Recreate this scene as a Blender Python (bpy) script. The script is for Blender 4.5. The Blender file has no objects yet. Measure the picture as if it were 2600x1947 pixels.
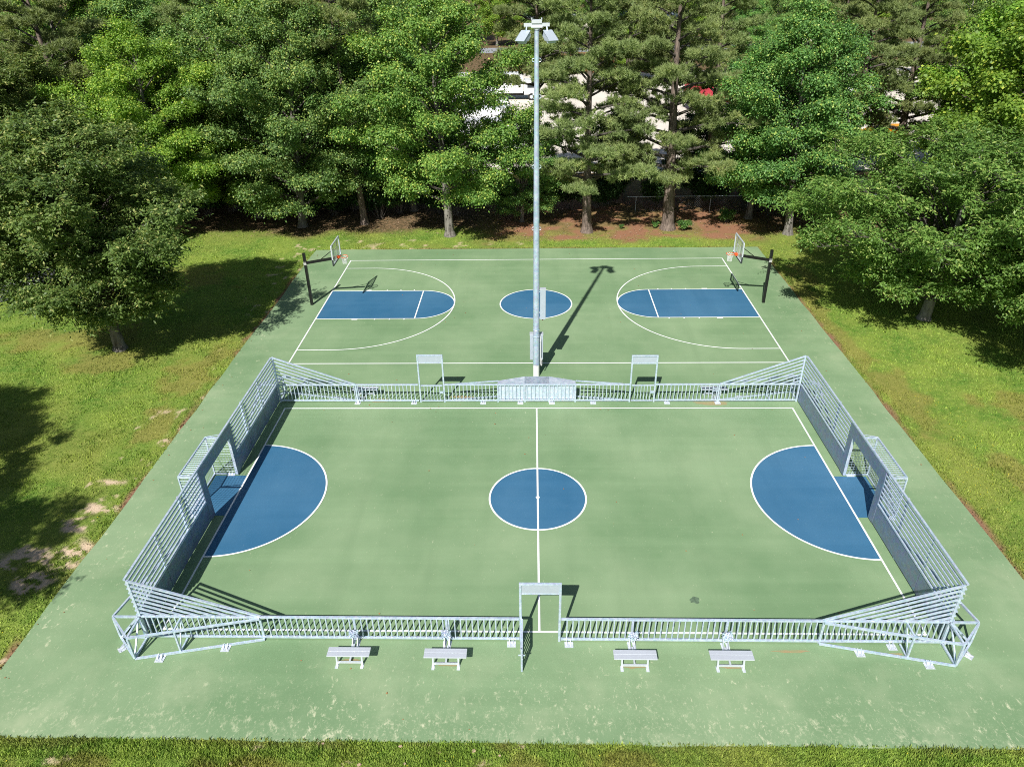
import bpy, math, random
import numpy as np
from mathutils import Vector, Matrix

rnd = random.Random(7)
rs = np.random.RandomState(11)
sc = bpy.context.scene
C = sc.collection

# ------------------------------------------------------------------ helpers
class MB:
    """collects simple shapes into one mesh"""
    def __init__(s):
        s.v = []; s.f = []
    def quad(s, a, b, c, d):
        n = len(s.v); s.v += [tuple(a), tuple(b), tuple(c), tuple(d)]; s.f.append((n, n+1, n+2, n+3)); return s
    def box(s, x0, x1, y0, y1, z0, z1):
        n = len(s.v)
        s.v += [(x0,y0,z0),(x1,y0,z0),(x1,y1,z0),(x0,y1,z0),(x0,y0,z1),(x1,y0,z1),(x1,y1,z1),(x0,y1,z1)]
        for q in ((0,3,2,1),(4,5,6,7),(0,1,5,4),(1,2,6,5),(2,3,7,6),(3,0,4,7)): s.f.append(tuple(n+i for i in q))
        return s
    def beam(s, p, q, w, h=None, up=(0,0,1)):
        """square tube from p to q, w across and h along up"""
        h = h or w
        p = Vector(p); q = Vector(q); d = (q-p).normalized(); u = Vector(up)
        if abs(d.dot(u)) > .98: u = Vector((0,1,0))
        r = d.cross(u).normalized(); u = r.cross(d).normalized()
        n = len(s.v)
        for e in (p, q):
            for a, b in ((-1,-1),(1,-1),(1,1),(-1,1)):
                s.v.append(tuple(e + r*a*w/2 + u*b*h/2))
        for k in ((0,1,2,3),(7,6,5,4),(0,4,5,1),(1,5,6,2),(2,6,7,3),(3,7,4,0)): s.f.append(tuple(n+i for i in k))
        return s
    def tube(s, p, q, r0, r1=None, n=10, caps=True):
        r1 = r0 if r1 is None else r1
        p = Vector(p); q = Vector(q); d = (q-p).normalized()
        u = Vector((0,0,1)) if abs(d.z) < .95 else Vector((1,0,0))
        a = d.cross(u).normalized(); b = d.cross(a).normalized(); m = len(s.v)
        for e, r in ((p, r0), (q, r1)):
            for i in range(n):
                t = 2*math.pi*i/n; s.v.append(tuple(e + a*math.cos(t)*r + b*math.sin(t)*r))
        for i in range(n):
            j = (i+1) % n; s.f.append((m+i, m+j, m+n+j, m+n+i))
        if caps:
            s.f.append(tuple(m+n-1-i for i in range(n))); s.f.append(tuple(m+n+i for i in range(n)))
        return s
    def path(s, pts, r, n=5):
        for a, b in zip(pts, pts[1:]): s.tube(a, b, r, r, n, False)
        return s
    def plate(s, pts, t, nrm):
        """flat polygon pts given thickness t along nrm"""
        nv = Vector(nrm)*t; k = len(pts); n = len(s.v)
        s.v += [tuple(p) for p in pts] + [tuple(Vector(p)+nv) for p in pts]
        s.f.append(tuple(n+i for i in range(k))[::-1]); s.f.append(tuple(n+k+i for i in range(k)))
        for i in range(k):
            j = (i+1) % k; s.f.append((n+i, n+j, n+k+j, n+k+i))
        return s
    def build(s, name, mat, parent=None, smooth=False, bevel=0):
        me = bpy.data.meshes.new(name); me.from_pydata([tuple(v) for v in s.v], [], s.f); me.update()
        if smooth: me.polygons.foreach_set('use_smooth', [True]*len(me.polygons))
        o = bpy.data.objects.new(name, me); C.objects.link(o)
        if mat: me.materials.append(mat)
        if bevel:
            b = o.modifiers.new('bevel', 'BEVEL'); b.width = bevel; b.segments = 2; b.limit_method = 'ANGLE'
        if parent: o.parent = parent
        return o

def tag(o, label=None, cat=None, group=None, kind=None):
    if label: o['label'] = label
    if cat: o['category'] = cat
    if group: o['group'] = group
    if kind: o['kind'] = kind
    return o
def empty(name, loc=(0,0,0), rz=0):
    o = bpy.data.objects.new(name, None); o.empty_display_size = .3
    o.location = loc; o.rotation_euler = (0,0,rz); C.objects.link(o); return o
def thing(name, label, cat, loc=(0,0,0), rz=0, group=None):
    return tag(empty(name, loc, rz), label, cat, group)
def copy_tree(o, parent=None):
    c = o.copy(); C.objects.link(c); c.parent = parent
    for ch in list(o.children): copy_tree(ch, c)
    return c
def npmesh(name, V, F, mat, parent=None, attr=None, smooth=False):
    """V (N,3), F (M,k) -> object; attr dict name -> per-vertex float"""
    me = bpy.data.meshes.new(name)
    N, M, k = len(V), len(F), F.shape[1]
    me.vertices.add(N); me.vertices.foreach_set('co', np.ascontiguousarray(V, np.float32).ravel())
    me.loops.add(M*k); me.loops.foreach_set('vertex_index', np.ascontiguousarray(F, np.int32).ravel())
    me.polygons.add(M); me.polygons.foreach_set('loop_start', np.arange(0, M*k, k, dtype=np.int32))
    me.polygons.foreach_set('loop_total', np.full(M, k, np.int32))
    if smooth: me.polygons.foreach_set('use_smooth', np.ones(M, bool))
    me.update(calc_edges=True)
    for a, val in (attr or {}).items():
        val = np.asarray(val, np.float32)
        if val.ndim == 1:
            at = me.attributes.new(a, 'FLOAT', 'POINT'); at.data.foreach_set('value', val)
        else:
            at = me.attributes.new(a, 'FLOAT_COLOR', 'POINT'); at.data.foreach_set('color', np.ascontiguousarray(val).ravel())
    if mat: me.materials.append(mat)
    o = bpy.data.objects.new(name, me); C.objects.link(o)
    if parent: o.parent = parent
    return o

# ------------------------------------------------------------------ materials
def mat(name):
    m = bpy.data.materials.new(name); m.use_nodes = True
    nt = m.node_tree; b = nt.nodes['Principled BSDF']
    return m, nt, b
def N(nt, t, **kw):
    n = nt.nodes.new(t)
    for k, v in kw.items():
        if k in n.inputs: n.inputs[k].default_value = v
        else: setattr(n, k, v)
    return n
def L(nt, a, b): nt.links.new(a, b)
def ramp(nt, fac, stops):
    r = nt.nodes.new('ShaderNodeValToRGB'); e = r.color_ramp.elements
    while len(e) < len(stops): e.new(.5)
    for el, (p, c) in zip(e, stops):
        el.position = p; el.color = (*c, 1) if len(c) == 3 else c
    L(nt, fac, r.inputs[0]); return r
def mix(nt, fac, a, b, mode='MIX'):
    m = nt.nodes.new('ShaderNodeMix'); m.data_type = 'RGBA'; m.blend_type = mode
    for sock, v in ((m.inputs[0], fac), (m.inputs[6], a), (m.inputs[7], b)):
        if hasattr(v, 'is_linked'): L(nt, v, sock)
        elif isinstance(v, (int, float)): sock.default_value = v
        else: sock.default_value = (*v, 1)
    return m.outputs[2]
def math_(nt, op, a, b=None, clamp=False):
    m = nt.nodes.new('ShaderNodeMath'); m.operation = op; m.use_clamp = clamp
    for i, v in enumerate((a, b)):
        if v is None: continue
        if hasattr(v, 'is_linked'): L(nt, v, m.inputs[i])
        else: m.inputs[i].default_value = v
    return m.outputs[0]
def mapped(nt, scale=(1,1,1), rot=0):
    g = nt.nodes.new('ShaderNodeNewGeometry'); m = nt.nodes.new('ShaderNodeMapping')
    m.inputs['Scale'].default_value = scale; m.inputs['Rotation'].default_value = (0,0,rot)
    L(nt, g.outputs['Position'], m.inputs[0]); return m.outputs[0]
def noise(nt, vec, scale, detail=3, rough=.55, dist=0):
    n = N(nt, 'ShaderNodeTexNoise', Scale=scale, Detail=detail, Roughness=rough, Distortion=dist); L(nt, vec, n.inputs['Vector']); return n.outputs[0]

def paint(name, col, col2, stain=(.52,.55,.36), amount=1.0, rough=.75):
    m, nt, b = mat(name)
    p = mapped(nt)
    big = noise(nt, p, .16, 4, .6)
    c = mix(nt, ramp(nt, big, [(.38,(0,0,0)),(.64,(1,1,1))]).outputs[0], col, col2)
    # faint squeegee banding left by the coating rollers
    q = mapped(nt, (.05, 1.3, 1)); band = noise(nt, q, 1.0, 3)
    c = mix(nt, math_(nt, 'MULTIPLY', ramp(nt, band, [(.45,(0,0,0)),(.7,(1,1,1))]).outputs[0], .22), c, tuple(x*1.25 for x in col2))
    q3 = mapped(nt, (.9, .06, 1), .35); band2 = noise(nt, q3, 1.0, 4)
    c = mix(nt, math_(nt, 'MULTIPLY', ramp(nt, band2, [(.50,(0,0,0)),(.72,(1,1,1))]).outputs[0], .25), c, tuple(x*.82 for x in col))
    fine = noise(nt, p, 38, 3, .7)
    c = mix(nt, math_(nt, 'MULTIPLY', ramp(nt, fine, [(.35,(0,0,0)),(.7,(1,1,1))]).outputs[0], .16), c, tuple(x*1.5 for x in col))
    # scuffs: short pale scratches and blotches, many more along the near edge of the slab
    g = nt.nodes.new('ShaderNodeNewGeometry'); sp = nt.nodes.new('ShaderNodeSeparateXYZ'); L(nt, g.outputs['Position'], sp.inputs[0])
    near = nt.nodes.new('ShaderNodeMapRange'); near.inputs[1].default_value = -24.8; near.inputs[2].default_value = -28.4
    L(nt, sp.outputs[1], near.inputs[0])
    sx = math_(nt, 'ABSOLUTE', sp.outputs[0]); side = nt.nodes.new('ShaderNodeMapRange'); side.inputs[1].default_value = 12.2; side.inputs[2].default_value = 15.7
    L(nt, sx, side.inputs[0])
    edge = math_(nt, 'MAXIMUM', near.outputs[0], math_(nt, 'MULTIPLY', side.outputs[0], .5))
    wear = noise(nt, p, .35, 3)
    w = mapped(nt, (1.1, .8, 1), .5)
    blotch = noise(nt, w, 3.6, 8, .78, .35)
    lim = math_(nt, 'SUBTRACT', .662, math_(nt, 'ADD', math_(nt, 'MULTIPLY', edge, .120), math_(nt, 'MULTIPLY', wear, .06)))
    s1 = math_(nt, 'MULTIPLY', math_(nt, 'SUBTRACT', blotch, lim), 8.0, True)
    w2 = mapped(nt, (2.6, .9, 1), -.6)
    scr = noise(nt, w2, 5.5, 6, .7, .3)
    lim2 = math_(nt, 'SUBTRACT', .635, math_(nt, 'MULTIPLY', edge, .05))
    s2 = math_(nt, 'MULTIPLY', math_(nt, 'SUBTRACT', scr, lim2), 12.0, True)
    for (wx, wy, wr, wa) in ((-5.6,-28.3,1.5,.13),(-3.6,-28.3,1.3,.10),(-14.8,-21.5,2.4,.10),(-15.2,-24.5,2.0,.07),(-5.4,-26.4,1.0,.06),(6.0,-28.4,2.2,.07),(12.0,-28.2,1.6,.08),(1.0,-27.6,3.2,.05),(-15.2,-4.2,.8,.10),(14.4,-1.5,1.0,.08),(-1.4,-17.0,0,.0)):
        if wr:
            vm = nt.nodes.new('ShaderNodeVectorMath'); vm.operation = 'DISTANCE'; L(nt, p, vm.inputs[0]); vm.inputs[1].default_value = (wx, wy, 0)
            mr = nt.nodes.new('ShaderNodeMapRange'); mr.inputs[1].default_value = wr; mr.inputs[2].default_value = 0; mr.inputs[3].default_value = 0; mr.inputs[4].default_value = wa
            L(nt, vm.outputs['Value'], mr.inputs[0])
            s1 = math_(nt, 'ADD', s1, math_(nt, 'MULTIPLY', math_(nt, 'SUBTRACT', blotch, math_(nt, 'SUBTRACT', .62, mr.outputs[0])), math_(nt, 'MULTIPLY', math_(nt, 'GREATER_THAN', mr.outputs[0], .001), 7.0), True))
    spk = math_(nt, 'MULTIPLY', math_(nt, 'SUBTRACT', noise(nt, p, 9, 5, .75), math_(nt, 'SUBTRACT', .625, math_(nt, 'MULTIPLY', edge, .085))), 9.0, True)
    patch = ramp(nt, noise(nt, p, .42, 4, .6), [(.40,(.15,.15,.15)),(.66,(1,1,1))]).outputs[0]; spk = math_(nt, 'MULTIPLY', spk, patch)
    dust_and_sheen = math_(nt, 'MULTIPLY', ramp(nt, noise(nt, p, .55, 6, .65), [(.50,(0,0,0)),(.75,(1,1,1))]).outputs[0], math_(nt, 'ADD', math_(nt, 'MULTIPLY', edge, .35), .06))  # dust, with the grazing-view brightening of the near edge painted into it
    s = math_(nt, 'MULTIPLY', math_(nt, 'MAXIMUM', math_(nt, 'MAXIMUM', s1, s2), spk), min(.85, amount*.40), True)
    s = math_(nt, 'MAXIMUM', s, math_(nt, 'MULTIPLY', dust_and_sheen, amount*.6, True))
    c = mix(nt, s, c, stain)
    L(nt, c, b.inputs['Base Color']); b.inputs['Roughness'].default_value = rough; b.inputs['Specular IOR Level'].default_value = .3
    bp = N(nt, 'ShaderNodeBump', Strength=.12, Distance=.01); L(nt, noise(nt, p, 160, 2), bp.inputs['Height']); L(nt, bp.outputs[0], b.inputs['Normal'])
    return m
M = {}
M['green'] = paint('court_green_paint', (.160,.262,.131), (.245,.346,.192), amount=1.85)
M['blue'] = paint('court_blue_paint', (.032,.128,.238), (.062,.170,.285), stain=(.26,.36,.42), amount=.8, rough=.6)
def plain(name, col, rough=.6, metal=0, var=.12, scale=6, spec=.5, coat=0):
    m, nt, b = mat(name); p = nt.nodes.new('ShaderNodeTexCoord').outputs['Object']
    n = noise(nt, p, scale, 5, .65)
    c = mix(nt, ramp(nt, n, [(.3,(0,0,0)),(.72,(1,1,1))]).outputs[0], tuple(x*(1-var) for x in col), tuple(min(1,x*(1+var)) for x in col))
    L(nt, c, b.inputs['Base Color']); b.inputs['Roughness'].default_value = rough; b.inputs['Metallic'].default_value = metal
    b.inputs['Specular IOR Level'].default_value = spec; b.inputs['Coat Weight'].default_value = coat
    return m
M['line'] = paint('white_line_paint', (.80,.82,.80), (.88,.89,.87), stain=(.45,.54,.42), amount=.8)
def galv(name, lo, hi, rough=.42, metal=.55, scale=9):
    m, nt, b = mat(name); p = nt.nodes.new('ShaderNodeTexCoord').outputs['Object']
    n = noise(nt, p, scale, 6, .7, .6); v = N(nt, 'ShaderNodeTexVoronoi', Scale=scale*3.2); L(nt, p, v.inputs['Vector'])
    c = mix(nt, ramp(nt, n, [(.36,(0,0,0)),(.66,(1,1,1))]).outputs[0], lo, hi)
    c = mix(nt, .12, c, v.outputs['Color'], 'OVERLAY')
    L(nt, c, b.inputs['Base Color']); b.inputs['Metallic'].default_value = metal
    r = ramp(nt, n, [(.3,(rough-.08,)*3),(.7,(rough+.12,)*3)]); L(nt, r.outputs[0], b.inputs['Roughness'])
    return m
M['steel'] = galv('galvanised_steel', (.42,.52,.64), (.66,.75,.86), .42, .30)
M['mast'] = galv('galvanised_mast', (.36,.46,.56), (.52,.62,.72), .5, .25, 4)
M['panel'] = galv('grey_powder_coated_panel', (.17,.225,.31), (.21,.275,.37), .45, .15, 2.5)
M['sheet'] = galv('galvanised_sheet', (.50,.59,.71), (.76,.83,.92), .4, .4, 5)
M['alu'] = plain('brushed_aluminium', (.66,.70,.76), .38, .35, .05, 2)
M['black'] = plain('black_powder_coat', (.008,.008,.009), .38, 0, .2)
M['white'] = plain('white_paint', (.80,.80,.78), .5, 0, .05)
M['orange'] = plain('orange_rim_paint', (.80,.11,.02), .4, 0, .1)
M['grey_box'] = plain('grey_enclosure_paint', (.42,.48,.54), .45, .1, .05)
M['pad'] = plain('dark_padding', (.03,.035,.04), .6, 0, .1)
M['rust'] = plain('rust_stain', (.36,.19,.10), .9, 0, .35, 5)
M['concrete'] = plain('pale_concrete', (.70,.70,.68), .85, 0, .08, 8)
M['asphalt'] = plain('asphalt_path', (.055,.056,.066), .9, 0, .25, 30)
M['road'] = plain('road_grey', (.30,.31,.34), .9, 0, .1, 2)
M['lot'] = plain('pale_crushed_stone', (.70,.64,.55), .95, 0, .12, .25)
M['glass_dark'] = plain('dark_window_glass', (.02,.03,.04), .1, 0, .1)
M['rubber'] = plain('black_rubber', (.02,.02,.02), .85, 0, .1)
M['red_lamp'] = plain('red_indicator', (.5,.03,.02), .4)
mg, nt, b = mat('backboard_glass'); b.inputs['Base Color'].default_value = (.9,.95,.95,1); b.inputs['Roughness'].default_value = .03
b.inputs['Transmission Weight'].default_value = 0; b.inputs['Alpha'].default_value = .22; M['glass'] = mg

def bark(name, lo, hi, sc_=6):
    m, nt, b = mat(name); tc = nt.nodes.new('ShaderNodeTexCoord'); mp = nt.nodes.new('ShaderNodeMapping'); mp.inputs['Scale'].default_value = (1,1,.22)
    L(nt, tc.outputs['Object'], mp.inputs[0]); n = noise(nt, mp.outputs[0], sc_, 6, .7, .5)
    L(nt, ramp(nt, n, [(.36,lo),(.62,hi)]).outputs[0], b.inputs['Base Color']); b.inputs['Roughness'].default_value = .9
    bp = N(nt, 'ShaderNodeBump', Strength=.7, Distance=.05); L(nt, n, bp.inputs['Height']); L(nt, bp.outputs[0], b.inputs['Normal'])
    return m
M['bark_oak'] = bark('grey_oak_bark', (.07,.06,.05), (.26,.24,.21))
M['bark_pine'] = bark('brown_pine_bark', (.06,.045,.035), (.24,.185,.15), 9)
M['bark_limb'] = bark('dark_limb_bark', (.035,.03,.025), (.11,.095,.08))
M['bark_pale'] = bark('pale_smooth_bark', (.16,.15,.13), (.34,.32,.28), 4)

def leafmat(name, cols, trans=.30, rough=.45, spec=.30, gain=1.55):
    """cols: list of (pos, rgb) looked up by a per-leaf random value; sprigs differ from tree to tree by Object Info Random"""
    m, nt, b = mat(name)
    at = N(nt, 'ShaderNodeAttribute', attribute_name='lv')
    oi = nt.nodes.new('ShaderNodeObjectInfo')
    cols = [(p, (min(.9,c[0]*gain*1.05), min(.9,c[1]*gain*.92), c[2]*gain*1.35)) for p, c in cols]
    r = ramp(nt, at.outputs['Fac'], cols)
    hs = nt.nodes.new('ShaderNodeHueSaturation'); L(nt, r.outputs[0], hs.inputs['Color'])
    L(nt, math_(nt, 'ADD', math_(nt, 'MULTIPLY', oi.outputs['Random'], .016), .492), hs.inputs['Hue'])
    L(nt, math_(nt, 'ADD', math_(nt, 'MULTIPLY', oi.outputs['Random'], .25), .86), hs.inputs['Value'])
    col = hs.outputs[0]
    L(nt, col, b.inputs['Base Color']); b.inputs['Roughness'].default_value = rough; b.inputs['Specular IOR Level'].default_value = spec
    tr = nt.nodes.new('ShaderNodeBsdfTranslucent'); L(nt, mix(nt, 1.0, col, (1.3,1.35,.5), 'MULTIPLY'), tr.inputs['Color'])
    ms = nt.nodes.new('ShaderNodeMixShader'); ms.inputs[0].default_value = trans
    L(nt, b.outputs[0], ms.inputs[1]); L(nt, tr.outputs[0], ms.inputs[2])
    L(nt, ms.outputs[0], nt.nodes['Material Output'].inputs['Surface'])
    return m
M['leaf_oak'] = leafmat('oak_leaves', [(0,(.045,.105,.024)),(.45,(.095,.195,.036)),(.85,(.16,.275,.048)),(1,(.26,.35,.06))])
M['leaf_oak_bright'] = leafmat('bright_oak_leaves', [(0,(.048,.120,.020)),(.45,(.105,.225,.032)),(.85,(.18,.32,.045)),(1,(.32,.41,.06))])
M['leaf_maple'] = leafmat('deep_green_leaves', [(0,(.040,.11,.024)),(.5,(.090,.215,.036)),(.9,(.155,.31,.050)),(1,(.27,.38,.06))], gain=1.5)
M['leaf_olive'] = leafmat('olive_leaves', [(0,(.044,.088,.016)),(.5,(.092,.160,.028)),(.9,(.155,.235,.042)),(1,(.26,.31,.07))], gain=1.42, spec=.3, rough=.45)
M['leaf_spread'] = leafmat('fresh_green_leaves', [(0,(.045,.115,.018)),(.5,(.095,.215,.030)),(.9,(.155,.30,.045)),(1,(.25,.37,.07))])
M['leaf_lime'] = leafmat('yellow_green_leaves', [(0,(.075,.15,.014)),(.5,(.135,.265,.028)),(.9,(.22,.37,.04)),(1,(.34,.45,.05))], trans=.4)
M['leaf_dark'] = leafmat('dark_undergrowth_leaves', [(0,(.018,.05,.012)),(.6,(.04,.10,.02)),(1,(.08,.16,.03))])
M['needle'] = leafmat('pine_needles', [(0,(.085,.130,.036)),(.5,(.155,.225,.056)),(.9,(.235,.305,.075)),(1,(.36,.31,.11))], trans=.25, rough=.5)

# ------------------------------------------------------------------ ground
def vnoise(x, y, s, seed=0):
    """value noise, numpy"""
    def h(i, j):
        n = (i*374761393 + j*668265263 + seed*974711) & 0x7fffffff
        n = ((n ^ (n >> 13))*1274126177) & 0x7fffffff
        return ((n ^ (n >> 16)) & 0xffff)/65535.
    x = np.asarray(x)/s; y = np.asarray(y)/s
    i = np.floor(x).astype(np.int64); j = np.floor(y).astype(np.int64); u = x-i; v = y-j
    u = u*u*(3-2*u); v = v*v*(3-2*v)
    return (h(i,j)*(1-u)+h(i+1,j)*u)*(1-v)+(h(i,j+1)*(1-u)+h(i+1,j+1)*u)*v
def fbm(x, y, s, seed=0, o=4):
    r = 0; a = .5; t = 0
    for k in range(o):
        r = r+a*vnoise(x, y, s/2**k, seed+k*17); t += a; a *= .55
    return r/t
def sst(a, b, x):
    t = np.clip((x-a)/(b-a), 0, 1); return t*t*(3-2*t)
def blobs(x, y, L_, seed):
    r = np.zeros_like(x)
    w = (fbm(x, y, 1.0, seed)-.5)*2.2
    for cx, cy, rx, ry in L_:
        d = np.sqrt(((x-cx)/rx)**2+((y-cy)/ry)**2)+w*.75
        r = np.maximum(r, 1-sst(.55, 1.05, d))
    return r
SAND = [(-17.1,-17.4,.7,.35),(-16.9,-19.0,.75,.45),(-17.0,-19.9,.8,.5),(-16.7,-21.5,.8,.8),(-17.7,-21.6,1.3,.8),(-17.1,-22.8,.9,.6),(-16.25,-14.5,.35,.3),(-18.6,-22.2,.8,.6),(-16.6,-15.9,.3,.3)]
DRY = [(-12,-29.4,1.6,.5),(-3.6,-29.6,1.3,.5),(7.6,-29.5,1.2,.5),(13,-29.3,1.0,.4),(-17.2,-13,.9,2.5),(16.4,-3.5,.5,4),(17.5,4,.8,3),(19,-17,.8,2),(-17,-6,.8,3),(-28,-4.4,2.2,1.6),(-24.8,-4.2,3.2,1.8),(-22.6,-7.2,1.8,1.6),(-.5,-29.3,1.5,.8),(2.0,-29.1,1.6,.9),(-7.2,-29.3,1.0,.6),(4.6,-29.2,1.0,.9),(17.0,-10.8,1.2,3.5),(16.4,-6,.7,3),(16.5,2,.8,4),(-24,4,4,3),(-8.5,-29.8,.9,.7),(-17.5,-9,1.5,2.5),(10,-29.6,1.2,.5),(22,-12,3,2)]
def zone(x, y):
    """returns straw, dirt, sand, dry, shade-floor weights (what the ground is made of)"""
    n1 = fbm(x, y, 3.5, 3); n2 = fbm(x, y, .9, 9)
    straw = sst(11.0, 12.4, y+(n1-.5)*3.2+(n2-.5)*1.2)*sst(-5.5, -2.0, x+(n1-.5)*4)*(1-sst(15.5, 18, x+(n2-.5)*2))*(.35+.65*sst(.35,.6,fbm(x, y, 1.1, 71)))
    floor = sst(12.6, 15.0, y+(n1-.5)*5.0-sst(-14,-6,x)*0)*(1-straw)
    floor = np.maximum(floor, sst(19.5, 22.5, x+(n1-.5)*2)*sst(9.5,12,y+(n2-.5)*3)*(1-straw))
    ex = np.maximum(np.abs(x)-15.8, np.maximum(y-9.75, -28.4-y))          # distance outside the slab
    dirt = (1-sst(.05, .34, ex+(n2-.5)*.5))*sst(.30,.55,fbm(x,y,2.2,31))
    dirt = dirt*(1-.75*(y < -28))
    sand = blobs(x, y, SAND, 5)*sst(.475, .53, .42*fbm(x, y, .7, 41)+.58*fbm(x, y*1.5, .30, 42, 3)); sand = np.maximum(sand, sst(.70,.76,fbm(x, y, .5, 43))*(ex < 2.2)*(x < 0)*.7); dry = np.maximum(blobs(x, y, DRY, 8)*.62, sst(.46, .66, fbm(x, y, 5, 77))*.25)
    return straw, dirt, sand, dry, floor
xs = np.concatenate([[-2500,-1200,-600,-300,-150,-90,-60], np.concatenate([np.arange(-45, -20, .25), np.arange(-20, -15.5, .09), np.arange(-15.5, 34.01, .25)]), [45,60,90,150,300,600,1200,2500]])
ys = np.concatenate([[-600,-200,-100,-60,-40], np.concatenate([np.arange(-32, -13, .10), np.arange(-13, 22.01, .22)]), [26,30,40,60,90,150,300,600,1200,3000]])
X, Y = np.meshgrid(xs, ys); nx, ny = len(xs), len(ys)
und = (fbm(X, Y, 2.6, 55)-.5)*.06
far = np.clip(1-(np.abs(X)-15.8)/1.0, 0, 1)*0
Z = -.035+np.where((np.abs(X) < 16.3) & (Y < 10.3) & (Y > -28.9), -.03, und)
V = np.stack([X.ravel(), Y.ravel(), Z.ravel()], 1)
i = np.arange(nx*ny).reshape(ny, nx)
F = np.stack([i[:-1,:-1].ravel(), i[:-1,1:].ravel(), i[1:,1:].ravel(), i[1:,:-1].ravel()], 1)
st_, di_, sa_, dr_, fl_ = zone(X.ravel(), Y.ravel())
def groundcol(nt, blades):
    """colour of the turf and soil: per-vertex material weights mixed with fine noise"""
    p = mapped(nt)
    z1 = N(nt, 'ShaderNodeAttribute', attribute_name='z1'); z2 = N(nt, 'ShaderNodeAttribute', attribute_name='z2')
    s1 = nt.nodes.new('ShaderNodeSeparateColor'); L(nt, z1.outputs['Color'], s1.inputs[0])
    s2 = nt.nodes.new('ShaderNodeSeparateColor'); L(nt, z2.outputs['Color'], s2.inputs[0])
    n1 = noise(nt, p, .45, 5, .6); n2 = noise(nt, p, 3.5, 5, .7); n3 = noise(nt, p, 22, 3, .7)
    k = 2.15 if blades else 1.4
    g1 = tuple(a*k for a in (.078,.148,.022)); g2 = tuple(a*k for a in (.152,.205,.036)); g3 = tuple(a*k for a in (.186,.232,.050))
    c = mix(nt, ramp(nt, n1, [(.35,(0,0,0)),(.62,(1,1,1))]).outputs[0], g1, g2)
    c = mix(nt, ramp(nt, n2, [(.45,(0,0,0)),(.75,(1,1,1))]).outputs[0], c, g3)
    c = mix(nt, math_(nt, 'MULTIPLY', s2.outputs[0], .8), c, mix(nt, n2, (.25,.20,.055), (.33,.235,.085)))          # dry turf
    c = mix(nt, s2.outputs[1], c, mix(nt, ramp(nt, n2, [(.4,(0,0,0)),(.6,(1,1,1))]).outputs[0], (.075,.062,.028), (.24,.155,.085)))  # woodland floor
    c = mix(nt, s1.outputs[0], c, mix(nt, n3, (.20,.095,.050), (.42,.22,.13)))    # pine straw
    c = mix(nt, s1.outputs[1], c, mix(nt, n3, (.14,.075,.045), (.40,.22,.14)))     # reddish soil
    c = mix(nt, s1.outputs[2], c, mix(nt, n3, (.50,.36,.23), (.80,.64,.47)))       # bare sand
    return c, n3, p
def weights(a, b_, c_):
    r = np.ones((len(a), 4)); r[:,0] = a; r[:,1] = b_; r[:,2] = c_; return r
mgd, nt, b = mat('turf_and_soil'); c, n3, p = groundcol(nt, False); L(nt, c, b.inputs['Base Color'])
b.inputs['Roughness'].default_value = .95; b.inputs['Specular IOR Level'].default_value = .15
bp = N(nt, 'ShaderNodeBump', Strength=.6, Distance=.06); L(nt, n3, bp.inputs['Height']); L(nt, bp.outputs[0], b.inputs['Normal'])
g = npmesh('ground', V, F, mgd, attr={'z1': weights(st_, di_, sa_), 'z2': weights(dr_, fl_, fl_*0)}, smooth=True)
tag(g, 'grassy ground with bare sandy patches around the green court', kind='structure')

# grass blades on the mown lawn and along the slab edge (one uncountable mass)
CAMP = np.array([-.22641, -40.22147, 17.67202])
def in_view(x, y):
    # a margin wider than the frame, so the lawn still holds from a step aside
    d = y+40.2; return (np.abs(x) < d*.62+10) & (y > -31.8)
def blades(n, x0, x1, y0, y1, edge=False):
    x = rs.uniform(x0, x1, n); y = rs.uniform(y0, y1, n)
    cr = .16*sst(.5,.75,fbm(x, y, .5, 91)); out = (np.abs(x) > 15.82-cr) | (y > 9.78-cr) | (y < -28.42+cr*.8)
    d = np.sqrt((x-CAMP[0])**2+(y-CAMP[1])**2+CAMP[2]**2)
    keep = out & in_view(x, y) & (rs.rand(n) < np.clip((30/d)**2, .12, 1))
    st, di, sa, dr, fl = zone(x, y)
    bare = np.maximum.reduce([st*.97, di*.8, sa*.96, fl*.93, dr*.25])
    keep &= rs.rand(n) > bare
    return x[keep], y[keep], st[keep], di[keep], sa[keep], dr[keep], fl[keep], d[keep]
parts = [blades(480000, -45, -15.8, -31.8, 16), blades(480000, 15.8, 44, -31.8, 16), blades(230000, -20, 20, -31.8, -28.42), blades(70000, -16, 16, 9.75, 14)]
x, y, st, di, sa, dr, fl, d = [np.concatenate(q) for q in zip(*parts)]
n = len(x); a = rs.uniform(0, 2*math.pi, n); tall = .022+.040*rs.rand(n)**1.5+.035*sst(.45,.7,fbm(x, y, .4, 21))*(y < -27)+.05*sst(.5,.7,fbm(x, y, 1.2, 22)); w = .011+.00035*d
w = w*(.7+.6*rs.rand(n)); lean = rs.uniform(0, .07, n); a2 = rs.uniform(0, 2*math.pi, n)
dx, dy = np.cos(a)*w, np.sin(a)*w; z0 = np.where((np.abs(x) < 15.83) & (y < 9.8) & (y > -28.43), .001, -.05)
Vb = np.empty((n, 3, 3))
Vb[:,0] = np.stack([x-dx, y-dy, z0], 1); Vb[:,1] = np.stack([x+dx, y+dy, z0], 1)
Vb[:,2] = np.stack([x+np.cos(a2)*lean, y+np.sin(a2)*lean, z0+tall+.03], 1)
mbl, nt, b = mat('grass_blades'); c, n3, p = groundcol(nt, True)
at = N(nt, 'ShaderNodeAttribute', attribute_name='lv')
c = mix(nt, 1.0, c, ramp(nt, at.outputs['Fac'], [(0,(.72,.76,.75)),(.6,(1.05,1.05,1)),(1,(1.42,1.38,1.25))]).outputs[0], 'MULTIPLY')
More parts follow.
